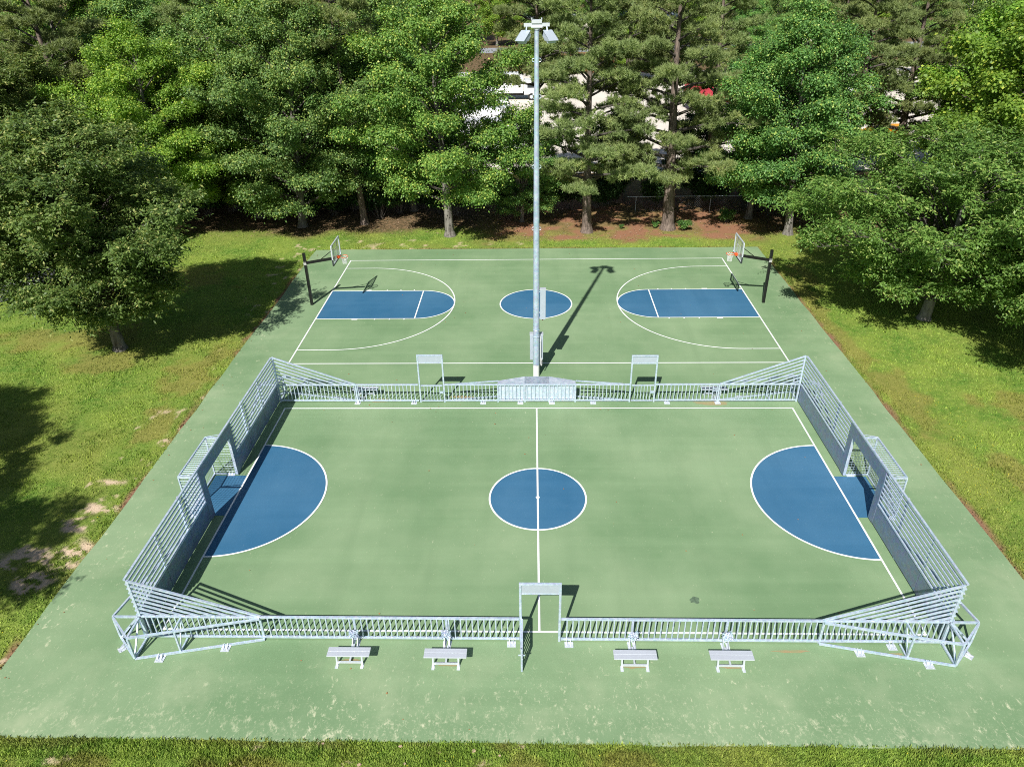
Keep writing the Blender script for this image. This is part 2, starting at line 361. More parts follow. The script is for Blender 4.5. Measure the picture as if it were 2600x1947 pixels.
L(nt, c, b.inputs['Base Color']); b.inputs['Roughness'].default_value = .6; b.inputs['Specular IOR Level'].default_value = .3
tr = nt.nodes.new('ShaderNodeBsdfTranslucent'); L(nt, c, tr.inputs[0]); ms = nt.nodes.new('ShaderNodeMixShader'); ms.inputs[0].default_value = .3
L(nt, b.outputs[0], ms.inputs[1]); L(nt, tr.outputs[0], ms.inputs[2]); L(nt, ms.outputs[0], nt.nodes['Material Output'].inputs['Surface'])
rep = lambda q: np.repeat(q, 3)
gr = npmesh('grass', Vb.reshape(-1, 3), np.arange(n*3).reshape(-1, 3), mbl, attr={'lv': rep(rs.rand(n)), 'z1': weights(rep(st), rep(di), rep(sa)), 'z2': weights(rep(dr), rep(fl), rep(fl*0))})
tag(gr, 'short mown grass growing around the court', 'grass', kind='stuff')

def discs(name, mat_, pts, r0, r1, z, label, cat):
    V = []; F = []
    for (px, py) in pts:
        r = rnd.uniform(r0, r1); k = len(V); a0 = rnd.uniform(0, 6.28); ti = rnd.uniform(-.4, .4); tj = rnd.uniform(-.4, .4)
        for q in range(5):
            t = a0+q*1.2566; V.append((px+r*math.cos(t)*rnd.uniform(.5,1), py+r*math.sin(t)*rnd.uniform(.5,1), z+abs(r*(ti*math.cos(t)+tj*math.sin(t)))))
        F.append([k, k+1, k+2, k+3, k+4])
    o = npmesh(name, np.array(V), np.array(F), mat_); tag(o, label, cat, kind='stuff'); return o
pts = [(rnd.uniform(-15,15), rnd.uniform(-30.2,-28.6)) for _ in range(90)]+[(rnd.uniform(15.9,19), rnd.uniform(-24,-10)) for _ in range(260)]+[(rnd.uniform(-18.5,-15.9), rnd.uniform(-27,-17)) for _ in range(70)]+[(rnd.uniform(17,26), rnd.uniform(-20,0)) for _ in range(80)]
pts = [q for q in pts if fbm(np.array([q[0]]), np.array([q[1]]), 2.0, 61)[0] > .47]
discs('wildflowers', plain('yellow_petals', (.75,.62,.03), .6), pts, .014, .026, .06, 'tiny yellow dandelion flowers scattered in the grass', 'flowers')
pts = [(rnd.uniform(-15.5,15.5), rnd.uniform(-28.2,9.5)) for _ in range(70)]+[(rnd.uniform(-13,13), rnd.uniform(-12.2,-11.5)) for _ in range(12)]+[(rnd.uniform(-15.8,-15), rnd.uniform(-28,9)) for _ in range(25)]
discs('fallen_leaves', plain('dead_leaf', (.34,.19,.08), .8, 0, .4, 20), pts, .02, .05, .012, 'small brown dead leaves scattered on the green court', 'leaves')
pts = [(rnd.uniform(-3,17), rnd.uniform(11.3,19)) for _ in range(700)]+[(rnd.uniform(-32,-4), rnd.uniform(13,19)) for _ in range(700)]+[(rnd.uniform(-16,16), rnd.uniform(-30,-28.5)) for _ in range(40)]
discs('leaf_litter', plain('pale_dead_leaf', (.46,.33,.22), .8, 0, .4, 20), pts, .03, .08, .0, 'dry brown leaf litter under the trees behind the court', 'leaves')

def sheet(name, mat_, pts, z, label):
    o = MB(); o.v = [(a, b_, z) for a, b_ in pts]; o.f = [tuple(range(len(pts)))]
    o = o.build(name, mat_); tag(o, label, kind='structure'); return o
# court slab with slightly uneven edges
ed = []
def wob(t, s): return (vnoise(np.array([t]), np.array([s*7.3]), 1.7, 5)[0]-.5)*.10
for t in np.arange(-15.8, 15.8, .4): ed.append((t, -28.42+wob(t, 1)))
for t in np.arange(-28.4, 9.75, .4): ed.append((15.8+wob(t, 2), t))
for t in np.arange(15.8, -15.8, -.4): ed.append((t, 9.76+wob(t, 3)*.5))
for t in np.arange(9.75, -28.4, -.4): ed.append((-15.82+wob(t, 4), t))
slab = MB().plate([(a, b_, -.12) for a, b_ in ed], .12, (0,0,1)).build('court_floor', M['green'])
tag(slab, 'scuffed green acrylic court surface with pale scratches', kind='structure')

# court markings -------------------------------------------------------------
LW = .066
def arc(cx, cy, r, a0, a1, n=72): return [(cx+r*math.cos(a0+(a1-a0)*k/n), cy+r*math.sin(a0+(a1-a0)*k/n)) for k in range(n+1)]
def stripe(mb, pts, w=LW, z=.008):
    pts = [Vector((a, b_)) for a, b_ in pts]; Lp = []; Rp = []
    for k, p in enumerate(pts):
        d0 = (pts[k]-pts[k-1]).normalized() if k else None; d1 = (pts[k+1]-pts[k]).normalized() if k < len(pts)-1 else None
        d_ = (d0 or d1) if not (d0 and d1) else (d0+d1).normalized()
        nn = Vector((-d_.y, d_.x)); s_ = 1
        if d0 and d1: s_ = 1/max(.5, nn.dot(Vector((-d1.y, d1.x))))
        Lp.append(p+nn*w/2*s_); Rp.append(p-nn*w/2*s_)
    for k in range(len(pts)-1):
        mb.quad((*Rp[k], z), (*Rp[k+1], z), (*Lp[k+1], z), (*Lp[k], z))
HL, HW, LA, TH, KEY, APX, CR = 12.80, 7.515, 2.068, 5.99, 5.775, 7.903, 2.143
bl = MB()
stripe(bl, [(-HL, 0), (-HL, HW), (HL, HW), (HL, -HW), (-HL, -HW), (-HL, 0)], .072)
stripe(bl, arc(0.01, 0, CR, 0, 2*math.pi), .072, .012)
zb = MB()
zb.v = [(0.01+a, b_, .004) for a, b_ in arc(0, 0, CR, 0, 2*math.pi, 64)[:-1]]; zb.f = [tuple(range(64))]
for s in (-1, 1):
    stripe(bl, [(s*HL, LA), (s*(HL-KEY), LA)], .068, .012); stripe(bl, [(s*HL, -LA), (s*(HL-KEY), -LA)], .068, .012)
    stripe(bl, [(s*(HL-KEY), LA), (s*(HL-KEY), -LA)], .068, .010)
    el = [(s*(HL-KEY)-s*(APX-KEY)*math.sin(t*math.pi/48), LA*math.cos(t*math.pi/48)) for t in range(49)]
    stripe(bl, el, .068, .014)
    # three point line: straight stretches, then an arc that touches the top of the key
    cx = HL-(APX-TH)
    stripe(bl, [(s*HL, TH), (s*cx, TH)]+[(s*cx-s*TH*math.sin(t*math.pi/72), TH*math.cos(t*math.pi/72)) for t in range(1, 72)]+[(s*cx, -TH), (s*HL, -TH)], .068, .016)
    for sy in (-1, 1):
        for k, ww in ((2.95, .34), (3.92, .07), (4.78, .07), (1.98, 0)):
            if ww:
                xx = s*(HL-(2.30 if ww > .1 else k-.45)); y0 = sy*(LA+.03); bl.quad((xx-ww/2, y0, .012), (xx+ww/2, y0, .012), (xx+ww/2, y0+sy*.12, .012), (xx-ww/2, y0+sy*.12, .012))
        xx = s*(HL-5.2+.02); bl.quad((xx-.035, sy*(LA+.03), .012), (xx+.035, sy*(LA+.03), .012), (xx+.035, sy*(LA+.15), .012), (xx-.035, sy*(LA+.15), .012))
    n0 = len(zb.v); zp = [(s*HL, LA), (s*(HL-KEY), LA)]+el[1:-1]+[(s*(HL-KEY), -LA), (s*HL, -LA)]
    zb.v += [(a, b_, .004) for a, b_ in zp]; zb.f.append(tuple(range(n0, n0+len(zp))))
# football pitch
XL, XR, YT, YB, XC, YC, RC, SR, SY = -11.68, 11.607, -11.87, -24.77, -.02, -18.32, 1.84, 3.375, -18.229
stripe(bl, [(XL, YC), (XL, YT), (XR, YT), (XR, YB), (XL, YB), (XL, YC)], .066)
stripe(bl, [(XC, YT), (XC, YB)], .068, .012); stripe(bl, arc(XC, YC, RC, 0, 2*math.pi), .068, .014)
bl.v += [(XC+.075*math.cos(t*math.pi/8), YC+.075*math.sin(t*math.pi/8), .018) for t in range(16)]; bl.f.append(tuple(range(len(bl.v)-16, len(bl.v))))
zb2 = [(XC+RC*math.cos(t), YC+RC*math.sin(t)) for t in np.linspace(0, 2*math.pi, 65)[:-1]]
n0 = len(zb.v); zb.v += [(a, b_, .004) for a, b_ in zb2]; zb.f.append(tuple(range(n0, n0+64)))
for s, xe in ((1, XL), (-1, XR)):
    sem = [(xe+s*3.41*math.sin(t*math.pi/72), SY+SR*math.cos(t*math.pi/72)) for t in range(73)]
    stripe(bl, sem, .068, .016)
    n0 = len(zb.v); zb.v += [(a, b_, .004) for a, b_ in sem]; zb.f.append(tuple(range(n0, n0+len(sem))))
    xo = -12.98 if s == 1 else 12.88
    n0 = len(zb.v); zb.v += [(xe, -16.96, .004), (xe, -19.42, .004), (xo, -19.42, .004), (xo, -16.96, .004)]; zb.f.append((n0, n0+1, n0+2, n0+3))
for o_, nm, mt, lb in ((bl, 'floor_markings', 'line', 'white painted basketball and football lines'), (zb, 'floor_paint', 'blue', 'blue painted keys, circles and goal areas')):
    q = o_.build(nm, M[mt]); tag(q, lb, kind='structure')
    # all faces must look up
    me = q.data; me.update()
    import bmesh
    bm = bmesh.new(); bm.from_mesh(me)
    for f in bm.faces:
        if f.normal.z < 0: f.normal_flip()
    bm.to_mesh(me); bm.free()
# rust and soil stains on the slab, with ragged outlines (they are dirt, so they sit in the paint layer)
def stain(cx, cy, rx, ry, z=.0025):
    k = 26; pts = []
    for t in range(k):
        a_ = 2*math.pi*t/k; q = 1+(vnoise(np.array([math.cos(a_)*2+cx]), np.array([math.sin(a_)*2+cy]), .8, 3)[0]-.5)*.7
        pts.append((cx+rx*q*math.cos(a_), cy+ry*q*math.sin(a_), z))
    return pts
tag(MB().plate([(a, b_, .003) for a, b_, _ in stain(4.95,-23.45,.16,.13)], .0005, (0,0,1)).build('floor_stain', plain('dark_spot', (.105,.165,.100), .9, 0, .4, 12)), 'dark oily spot on the green court', kind='structure')
mst, nt, b = mat('rust_wash'); pz = mapped(nt); L(nt, mix(nt, noise(nt, pz, 3, 4), (.20,.30,.14), (.42,.22,.12)), b.inputs['Base Color']); b.inputs['Roughness'].default_value = .9
stn = MB()
for q in ((-7.3,-11.15,.55,.16),(8.0,-11.45,.75,.16),(-3.6,-10.85,.5,.10),(-5.6,-25.9,.32,.10),(-2.75,-26.0,.30,.05),(2.7,-26.0,.32,.07),(5.5,-26.0,.32,.05),(10.4,-25.5,.22,.05),(7.4,-25.42,.5,.05)):
    p_ = stain(*q); n0 = len(stn.v); stn.v += p_; stn.f.append(tuple(range(n0, n0+len(p_))))
tag(stn.build('floor_stains', mst), 'rust and soil stains by the benches', kind='structure')

sheet('path', M['asphalt'], [(-60,-9.0),(-33.2,.55),(-31.2,2.5),(-30.5,7.5),(-32.8,7.2),(-34.4,5.3),(-36.5,3.2),(-60,-5.5)], .03, 'dark asphalt footpath crossing the lawn')
tag(MB().beam((-35.0,3.62,.04),(-31.6,3.4,.04),.06,.02).build('path_joint', M['concrete']), 'pale joint strip across the asphalt path', kind='structure')
sheet('gravel_lot', M['lot'], [(-30,31),(60,31),(110,60),(150,112),(-30,104)], .03, 'pale crushed stone lot behind the pines')
sheet('road', M['road'], [(-200,142),(200,142),(200,154),(-200,154)], .03, 'grey road beyond the lot')

# ------------------------------------------------------------------ steel arena
GY0, GY1 = -25.10, -11.30       # near and far fence lines
GX0, GX1 = -12.07, 12.00        # left and right wall lines
RH = .93                        # rail height
TOPZ = 2.36
def bar_fence(root, x0, x1, y, posts=(), sp=.175, inner=None):
    r = MB(); r.beam((x0, y, RH), (x1, y, RH), .075, .06).build('top_rail', M['steel'], root, bevel=.006)
    r = MB(); r.beam((x0, y, .09), (x1, y, .09), .06, .07).build('bottom_rail', M['steel'], root, bevel=.006)
    k = max(1, round((x1-x0)/sp))
    for j in range(1, k):
        xx = x0+(x1-x0)*j/k
        if any(abs(xx-p_) < .06 for p_ in posts): continue
        MB().beam((xx, y, .125), (xx, y, RH-.03), .035, .035).build('baluster', M['steel'], root)
    for p_ in posts: MB().beam((p_, y, .0), (p_, y, RH-.031), .068, .055).build('post', M['steel'], root)
def foot(root, x, y, s=-1, ang=0, w=.26, dpt=.22):
    """base plate with two gussets, s = side it points to"""
    m = MB(); m.box(-w/2, w/2, 0, dpt, .001, .014)
    for gx in (-.055, .055): m.plate([(gx, 0, .014), (gx, dpt*.8, .014), (gx, 0, .13)], .010, (1,0,0))
    for bx in (-w*.36, w*.36):
        for by in (dpt*.25, dpt*.8): m.tube((bx, by, .014), (bx, by, .035), .014, .012, 8)
    o = m.build('base_plate', M['alu'], root); o.location = (x, y, .004)
    o.rotation_euler = (0, 0, (math.pi if s < 0 else 0)+ang); return o
def sloped_bars(root, xc, xe, y):
    """triangular end screen: parallel bars falling from the corner post to the rail"""
    n = 8; z1 = TOPZ
    for k in range(n):
        f = k/n; zc = z1-(z1-RH)*f; xx = xe+(xc-xe)*f
        w = .058 if k == 0 else .044
        MB().beam((xc, y, zc), (xx, y, RH+.02), w, w*.95).build('sloping_bar', M['steel'], root)
    MB().beam((xc, y, 0), (xc, y, z1+.03), .075, .075).build('corner_post', M['steel'], root, bevel=.006)

def near_fence(name, label, x0, x1, posts, feet):
    root = thing(name, label, 'fence', ((x0+x1)/2, GY0, 0), group='low steel fences around the football pitch')
    cx = (x0+x1)/2
    h = empty('tmp'); 
    return root, cx
class Local:
    """build in world coordinates, then move children to the root's frame"""
    def __init__(s, root): s.root = root
    def done(s):
        off = Vector(s.root.location)
        def rec(o):
            pass
        for ch in s.root.children:
            ch.location = Vector(ch.location)-off
G_F = 'low steel fences around the football pitch'
def fence(label, x0, x1, y, posts, feet, corner=None, fs=-1):
    root = thing('steel_fence', label, 'fence', ((x0+x1)/2, y, 0), group=G_F)
    bar_fence(root, x0, x1, y, posts)
    if corner: sloped_bars(root, corner[0], corner[1], y)
    for (fx, fy, an) in feet: foot(root, fx, fy, fs, an)
    Local(root).done(); return root
fence('long barred steel fence with sloping end, nearest the viewer, left of the open gate', -12.0, -.62, GY0, (-8.38,-5.55,-2.79), [(-.86,-25.14,0)], (-11.98,-8.33))
fence('long barred steel fence with sloping end, nearest the viewer, right of the open gate', .62, 11.93, GY0, (2.73,5.50,8.30), [(.86,-25.14,0),(10.39,-25.14,0)], (11.90,8.25))
fence('barred steel fence with sloping end at the far left corner of the pitch', -12.0, -5.50, GY1, (-8.40,), [(-8.38,-11.32,0),(-5.73,-11.32,0)], (-12.03,-8.40))
fence('barred steel fence with sloping end at the far right corner of the pitch', 5.43, 11.93, GY1, (8.33,), [(8.32,-11.32,0),(6.0,-11.32,0)], (11.94,8.36))
fence('middle barred steel fence in front of the tall light pole', -4.28, 4.25, GY1, (-1.81,-.56,.56,1.77), [(-2.5,-11.32,0),(-.77,-11.32,0),(.69,-11.32,0),(2.6,-11.32,0)])
# bulging rail guard round the light pole
gu = thing('pole_guard', 'galvanised sheet box with flat top guarding the light pole behind the middle fence', 'guard', (0, -11.0, 0))
for s in (-1, 1):
    MB().beam((s*3.95, -11.23, RH-.02), (s*1.8, -10.93, RH-.02), .06, .05).build('guard_rail', M['steel'], gu)
    MB().beam((s*3.95, -11.23, .08), (s*1.8, -10.93, .08), .06, .05).build('guard_rail', M['steel'], gu)
for pts in ([(-1.82,-11.26),(-.57,-11.26),(-.57,-10.53),(-1.82,-10.93)], [(.56,-11.26),(1.78,-11.26),(1.78,-10.93),(.56,-10.53)]):
    MB().plate([(a, b_, RH-.012) for a, b_ in pts], .006, (0,0,1)).build('top_sheet', M['sheet'], gu)
M['sheet_dark'] = galv('weathered_galvanised_sheet', (.34,.41,.50), (.62,.68,.75), .4, .5, 8)
MB().plate([(-.565,-11.26,RH-.012),(.555,-11.26,RH-.012),(.555,-10.53,RH-.012),(-.565,-10.53,RH-.012)], .006, (0,0,1)).build('top_sheet', M['sheet_dark'], gu)
for x0, x1 in ((-1.79,-.60),(-.52,.52),(.60,1.75)):
    MB().box(x0, x1, -11.252, -11.246, .13, RH-.04).build('front_sheet', M['sheet'], gu)
for pts in ([(-1.8,-10.93),(-.565,-10.53)], [(-.565,-10.53),(.555,-10.53)], [(.555,-10.53),(1.78,-10.93)]):
    (ax, ay), (bx, by) = pts; MB().plate([(ax,ay,.05),(bx,by,.05),(bx,by,RH-.02),(ax,ay,RH-.02)], .006, (0,1,0)).build('rear_sheet', M['sheet'], gu)
for x in (-1.8, 1.77): MB().plate([(x,-11.24,.05),(x,-10.94,.05),(x,-10.94,RH-.02),(x,-11.24,RH-.02)], .006, (1,0,0)).build('side_sheet', M['sheet'], gu)
Local(gu).done()

# side walls with horizontal bars and a goal board
def wall(label, s, X):
    """s=-1 left wall, s=+1 right wall; panels face the pitch"""
    root = thing('goal_wall', label, 'goal wall', (X, -18.2, 0), group='tall steel walls with a goal in each end of the pitch')
    xi = X-s*.0; xo = X+s*.045
    for y0, y1 in ((-25.06,-23.07),(-23.05,-21.24),(-21.22,-19.78),(-16.61,-15.16),(-15.14,-13.30),(-13.28,-11.34)):
        MB().box(min(xi,xo), max(xi,xo), y0, y1, .06, .90).build('low_panel', M['panel'], root)
    for y0, y1 in ((-25.06,-19.78),(-16.61,-11.34)):
        MB().beam((X+s*.02, y0, .93), (X+s*.02, y1, .93), .075, .055).build('panel_rail', M['steel'], root)
        for k in range(1, 8):
            z = .93+(TOPZ-.93)*k/8
            MB().beam((X+s*.02, y0, z), (X+s*.02, y1, z), .056, .044).build('horizontal_bar', M['steel'], root)
    MB().beam((X+s*.02, -25.06, TOPZ), (X+s*.02, -11.34, TOPZ), .07, .06).build('top_rail', M['steel'], root)
    for y in (-21.23, -15.15): MB().beam((X+s*.085, y, 0), (X+s*.085, y, TOPZ-.01), .06, .065).build('post', M['steel'], root)
    for y in (-23.06, -13.29): MB().beam((X+s*.06, y, 0), (X+s*.06, y, TOPZ-.01), .025, .03).build('brace_rod', M['steel'], root)
    # goal board: one folded sheet with an opening
    gb = MB(); t0, t1 = sorted((X-s*.012, X+s*.10))
    gb.box(t0, t1, -19.77, -19.42, .05, 2.325); gb.box(t0, t1, -16.95, -16.62, .05, 2.325); gb.box(t0, t1, -19.42, -16.95, 1.80, 2.325)
    gb.build('goal_board', M['panel'], root)
    MB().box(t0+.004, t1-.004, -19.4195, -19.412, .05, 1.79).build('goal_post_lining', M['sheet'], root)
    MB().box(t0+.004, t1-.004, -16.958, -16.9505, .05, 1.79).build('goal_post_lining', M['sheet'], root)
    for y in (-22.2, -14.2): foot(root, X+s*.05, y, -1, -s*math.pi/2*-1 if s < 0 else math.pi/2*-1*-1, .2, .12)
    Local(root).done()
    # goal cage behind it
    xb = X+s*.97
    cg = thing('goal_cage', 'wire mesh goal cage behind the '+('left' if s < 0 else 'right')+' wall of the pitch', 'goal', ((X+xb)/2, -18.2, 0), group='wire goal cages at the pitch ends')
    f = MB(); ya, yb, H = -19.42, -16.90, 1.80; xw = X+s*.13
    f.beam((xb,ya,H),(xb,yb,H),.05).build('back_bar', M['steel'], cg)
    for y in (ya, yb):
        MB().beam((xw,y,H),(xb-s*.026,y,H),.05).build('side_bar', M['steel'], cg); MB().beam((xb,y,.0),(xb,y,H-.026),.05).build('upright', M['steel'], cg)
        MB().beam((xw,y,.05),(xb-s*.026,y,.05),.05).build('ground_bar', M['steel'], cg)
        MB().beam((xw,y+(.0),1.99),(xb,y,H+.03),.02).build('stay_rod', M['steel'], cg)
    MB().beam((xb,ya+.026,.05),(xb,yb-.026,.05),.05).build('ground_bar', M['steel'], cg)
    net = MB(); wd = .010; st = .12
    for k in range(1, int((yb-ya)/st)+1):
        y = ya+k*st
        if y < yb-.02: net.tube((xw,y,H-.01),(xb,y,H-.01),wd/2,n=4,caps=False); net.tube((xb,y,.08),(xb,y,H-.02),wd/2,n=4,caps=False)
    for k in range(1, 7):
        x = xw+(xb-xw)*k/7; net.tube((x,ya,H-.018),(x,yb,H-.018),wd/2,n=4,caps=False)
        for y in (ya, yb): net.tube((x,y,.08),(x,y,H-.02),wd/2,n=4,caps=False)
    for k in range(1, 15):
        z = .06+k*.12
        if z < H-.03:
            net.tube((xb-s*.006,ya,z),(xb-s*.006,yb,z),wd/2,n=4,caps=False)
            for y in (ya, yb): net.tube((xw,y,z),(xb,y,z),wd/2,n=4,caps=False)
    net.build('wire_mesh', M['steel'], cg)
    foot(cg, X+s*.30, yb+.03, -1 if s else 1, math.pi*0, .3, .12); foot(cg, xb-s*.2, ya-.03, -1, 0, .3, .12)
    Local(cg).done()
wall('tall barred steel wall with goal opening on the left side, facing away from the sun', -1, GX0)
wall('tall barred steel wall with goal opening on the right side of the pitch', 1, GX1)

# triangular trusses propping the corners
def truss(label, cx, cy, sx, sy, xe, far=False):
    root = thing('corner_truss', label, 'brace', (cx, cy, 0), group='triangular steel trusses outside the four pitch corners')
    t1 = (cx+sx*.82, cy+sy*.0); t2 = (cx, cy+sy*.80); Zt, Zb = RH-.005, .05
    e1 = (cx, cy-sy*3.6); e2 = (xe, cy)      # ends along the wall and along the fence
    B = lambda nm, p, q, w=.058: MB().beam(p, q, w, w).build(nm, M['steel'], root)
    o1 = (e1[0]+sx*.13, e1[1])
    for z in (Zt, Zb):
        B('chord', (t2[0], t2[1], z), (e2[0], e2[1]+sy*.055, z)); B('chord', (t1[0], t1[1], z), (o1[0], o1[1], z))
        B('cross_bar', (t1[0]-sx*.02, t1[1]+sy*.03, z), (t2[0]+sx*.03, t2[1]-sy*.02, z)); B('cross_bar', (cx+sx*.05, cy, z), (t1[0]-sx*.03, t1[1], z)); B('cross_bar', (cx, cy+sy*.05, z), (t2[0], t2[1]-sy*.03, z))
    for t in (t1, t2): B('upright', (t[0], t[1], Zb+.03), (t[0], t[1], Zt-.03))
    B('diagonal', (cx+sx*.1, cy+sy*.012, Zt-.05), (t1[0]-sx*.05, t1[1]+sy*.012, Zb+.04), .045); B('diagonal', (cx+sx*.012, cy+sy*.1, Zt-.05), (t2[0]+sx*.012, t2[1]-sy*.05, Zb+.04), .045)
    # mid frame on the fence side and on the wall side
    f = .655; mx = e2[0]+(t2[0]-e2[0])*f; my = e2[1]+(t2[1]-e2[1])*f
    B('upright', (mx, my, Zb+.03), (mx, my, Zt-.03), .05)
    for z in (Zt, Zb): B('cross_bar', (mx, my-sy*.02, z), (mx, cy+sy*.045, z), .045)
    B('diagonal', (mx-sx*.0, cy+sy*.06, Zt-.05), (mx, my-sy*.03, Zb+.05), .03)
    f = .62; wx = o1[0]+(t1[0]-o1[0])*f; wy = o1[1]+(t1[1]-o1[1])*f
    B('upright', (wx, wy, Zb+.03), (wx, wy, Zt-.03), .05)
    for z in (Zt, Zb): B('cross_bar', (wx-sx*.02, wy, z), (cx+sx*.12, wy, z), .045)
    B('diagonal', (cx+sx*.14, wy, Zt-.05), (wx-sx*.03, wy, Zb+.05), .03)
    an = math.atan2((t2[1]-e2[1]), (t2[0]-e2[0]))
    for (fx, fy) in ((xe+(cx-xe)*.30, None), (xe+(cx-xe)*.80, None)):
        ff = (fx-e2[0])/(t2[0]-e2[0]); fy = e2[1]+(t2[1]-e2[1])*ff+sy*.03
        foot(root, fx, fy, sy, 0)
    foot(root, cx+sx*.52, cy+sy*.36, sy, -sx*sy*-.6 if False else (sx*sy*-.75), .2, .2)
    Local(root).done()
truss('triangular steel truss propping the near left corner of the pitch', -11.99, -25.12, -1, -1, -8.35)
truss('triangular steel truss propping the near right corner of the pitch', 11.90, -25.12, 1, -1, 8.28)
truss('triangular steel truss behind the far left corner of the pitch', -12.06, -11.28, -1, 1, -8.42)
truss('triangular steel truss behind the far right corner of the pitch', 11.98, -11.28, 1, 1, 8.38)

# gateways
def gateway(label, x0, x1, y, H, open_leaf):
    root = thing('gate', label, 'gate', ((x0+x1)/2, y, 0), group='tall steel gateways in the low fences')
    for x in (x0, x1): MB().beam((x, y, 0), (x, y, H-.03), .07, .07).build('gate_post', M['steel'], root, bevel=.006)
    MB().beam((x0-.035, y, H), (x1+.035, y, H), .08, .06).build('lintel', M['steel'], root, bevel=.006)
    MB().box(x0+.036, x1-.036, y-.012, y+.012, H-.36, H-.032).build('sign_board', M['grey_box'], root)
    MB().beam((x0+.036, y, H-.38), (x1-.036, y, H-.38), .04, .04).build('lower_bar', M['steel'], root)
    if open_leaf:
        xl = x0+.04
        lf = MB().beam((xl, y-.05, .94), (xl, y-1.12, .94), .068, .05).beam((xl, y-.05, .09), (xl, y-1.12, .09), .05, .05).beam((xl, y-.05, .0665), (xl, y-.05, .9635), .05, .05).beam((xl, y-1.12, .03), (xl, y-1.12, .965), .052, .052)
        lf = lf.build('gate_leaf', M['steel'], root)
        for k in range(1, 6): MB().beam((xl, y-.05-k*.178, .116), (xl, y-.05-k*.178, .914), .028, .028).build('gate_bar', M['steel'], root)
        MB().tube((xl-.09, y-1.05, .62), (xl+.09, y-1.05, .62), .022, .022, 8).build('latch', M['steel'], root)
    else:
        MB().beam((x0+.06, y-.03, .90), (x1-.06, y-.03, .90), .05, .05).beam((x0+.06, y-.03, .09), (x1-.06, y-.03, .09), .05, .05).build('gate_leaf', M['steel'], root)
        n = 7
        for k in range(1, n): xx = x0+.06+(x1-x0-.12)*k/n; MB().beam((xx, y-.03, .116), (xx, y-.03, .874), .028, .028).build('gate_bar', M['steel'], root)
        MB().box(x1-.2, x1-.04, y-.075, y-.056, .5, .62).build('latch', M['steel'], root)
    Local(root).done()
gateway('open steel gate in the near fence with its barred leaf swung outwards', -.58, .575, GY0, 2.34, True)
gateway('closed steel gate in the far fence, left of the light pole', -5.42, -4.30, GY1, 2.46, False)
gateway('closed steel gate in the far fence, right of the light pole', 4.28, 5.40, GY1, 2.40, False)

# benches --------------------------------------------------------------------
G_B = 'aluminium benches bolted outside the fences'
def bench(label, x, y, s, w=1.24):
    """s=-1 in front of the near fence, s=+1 behind the far one; y is the seat centre"""
    root = thing('bench', label, 'bench', (x, y, 0), 0, G_B)
    for k, (a, b_) in enumerate(((-.165,-.006),(.006,.165))):
        MB().box(-w/2, w/2, a, b_, .415, .45).build('seat_plank', M['alu'], root, bevel=.008)
    for dx in (-.37, .37):
        MB().beam((dx, s*.02, .414), (dx, s*.10, .02), .05, .05, (0,1,0)).build('leg', M['alu'], root)
        MB().box(dx-.045, dx+.045, min(s*.04,s*.24), max(s*.04,s*.24), .004, .016).build('foot_plate', M['alu'], root)
        MB().box(dx-.03, dx+.03, -.14, .14, .390, .4145).build('seat_bracket', M['alu'], root)
    MB().beam((-.345, s*.085, .10), (.345, s*.085, .10), .045, .05).build('stretcher', M['alu'], root)
    MB().beam((0, s*.06, .10), (0, -s*.55, .10), .05, .05).build('tie_bar', M['alu'], root)
    return root
bench('aluminium bench before the near fence, leftmost of the four', -5.57, -25.93, -1)
bench('aluminium bench before the near fence, second from the left, beside the open gate leaf', -2.75, -25.95, -1)
bench('aluminium bench before the near fence, first one right of the open gate', 2.72, -25.95, -1)
bench('aluminium bench before the near fence, rightmost of the four', 5.47, -25.94, -1)
bench('aluminium bench half hidden behind the far fence, on its left side', -8.10, -10.78, 1)
bench('aluminium bench half hidden behind the far fence, on its right side', 8.24, -10.80, 1)

# fence anchors with tangled chain above
def anchor(label, x, y, s):
    root = thing('chain_tangle', label, 'chain', (x, y, 0), 0, 'chain bundles hung on the fence posts behind the benches')
    for dx in (-.075, .075):
        MB().plate([(dx-.05, 0, .004), (dx+.05, 0, .004), (dx+.045, s*.42, .004), (dx-.045, s*.42, .004)], .012, (0,0,1)).build('base_plate', M['alu'], root)
        MB().plate([(dx-.006, s*.02, .016), (dx-.006, s*.36, .016), (dx-.006, s*.02, .35)], .010, (1,0,0)).build('gusset', M['alu'], root)
    ch = MB(); rr = random.Random(int(x*10)+5)
    for k in range(60):
        cl_ = lambda sg, m: max(-m, min(m, rr.gauss(0, sg)))
        c_ = Vector((cl_(.09,.12), s*.20+cl_(.05,.07), .50+cl_(.07,.10)))
        u = Vector((rr.gauss(0,1), rr.gauss(0,1), rr.gauss(0,1))).normalized(); v = u.cross(Vector((.3,.5,.8))).normalized(); rad = rr.uniform(.025,.06)
        pts = [c_+u*rad*math.cos(t*.785)+v*rad*.75*math.sin(t*.785) for t in range(9)]
        ch.path(pts, .0085, 4)
    ch.path([Vector((.14*math.sin(t*1.7), s*.20+.07*math.cos(t*2.3), .50+.10*math.sin(t*.9+1))) for t in range(52)], .008, 4)
    ch.build('chain', M['mast'], root)
anchor('tangled chain bundle behind the leftmost near bench', -5.55, -25.13, -1)
anchor('tangled chain bundle behind the near bench beside the open gate leaf', -2.79, -25.13, -1)
anchor('tangled chain bundle behind the bench just right of the open gate', 2.73, -25.13, -1)
anchor('tangled chain bundle behind the rightmost near bench', 5.50, -25.13, -1)
anchor('tangled chain bundle on the far fence by its left bench', -8.30, -11.24, 1)
anchor('tangled chain bundle on the far fence by its right bench', 8.26, -11.24, 1)

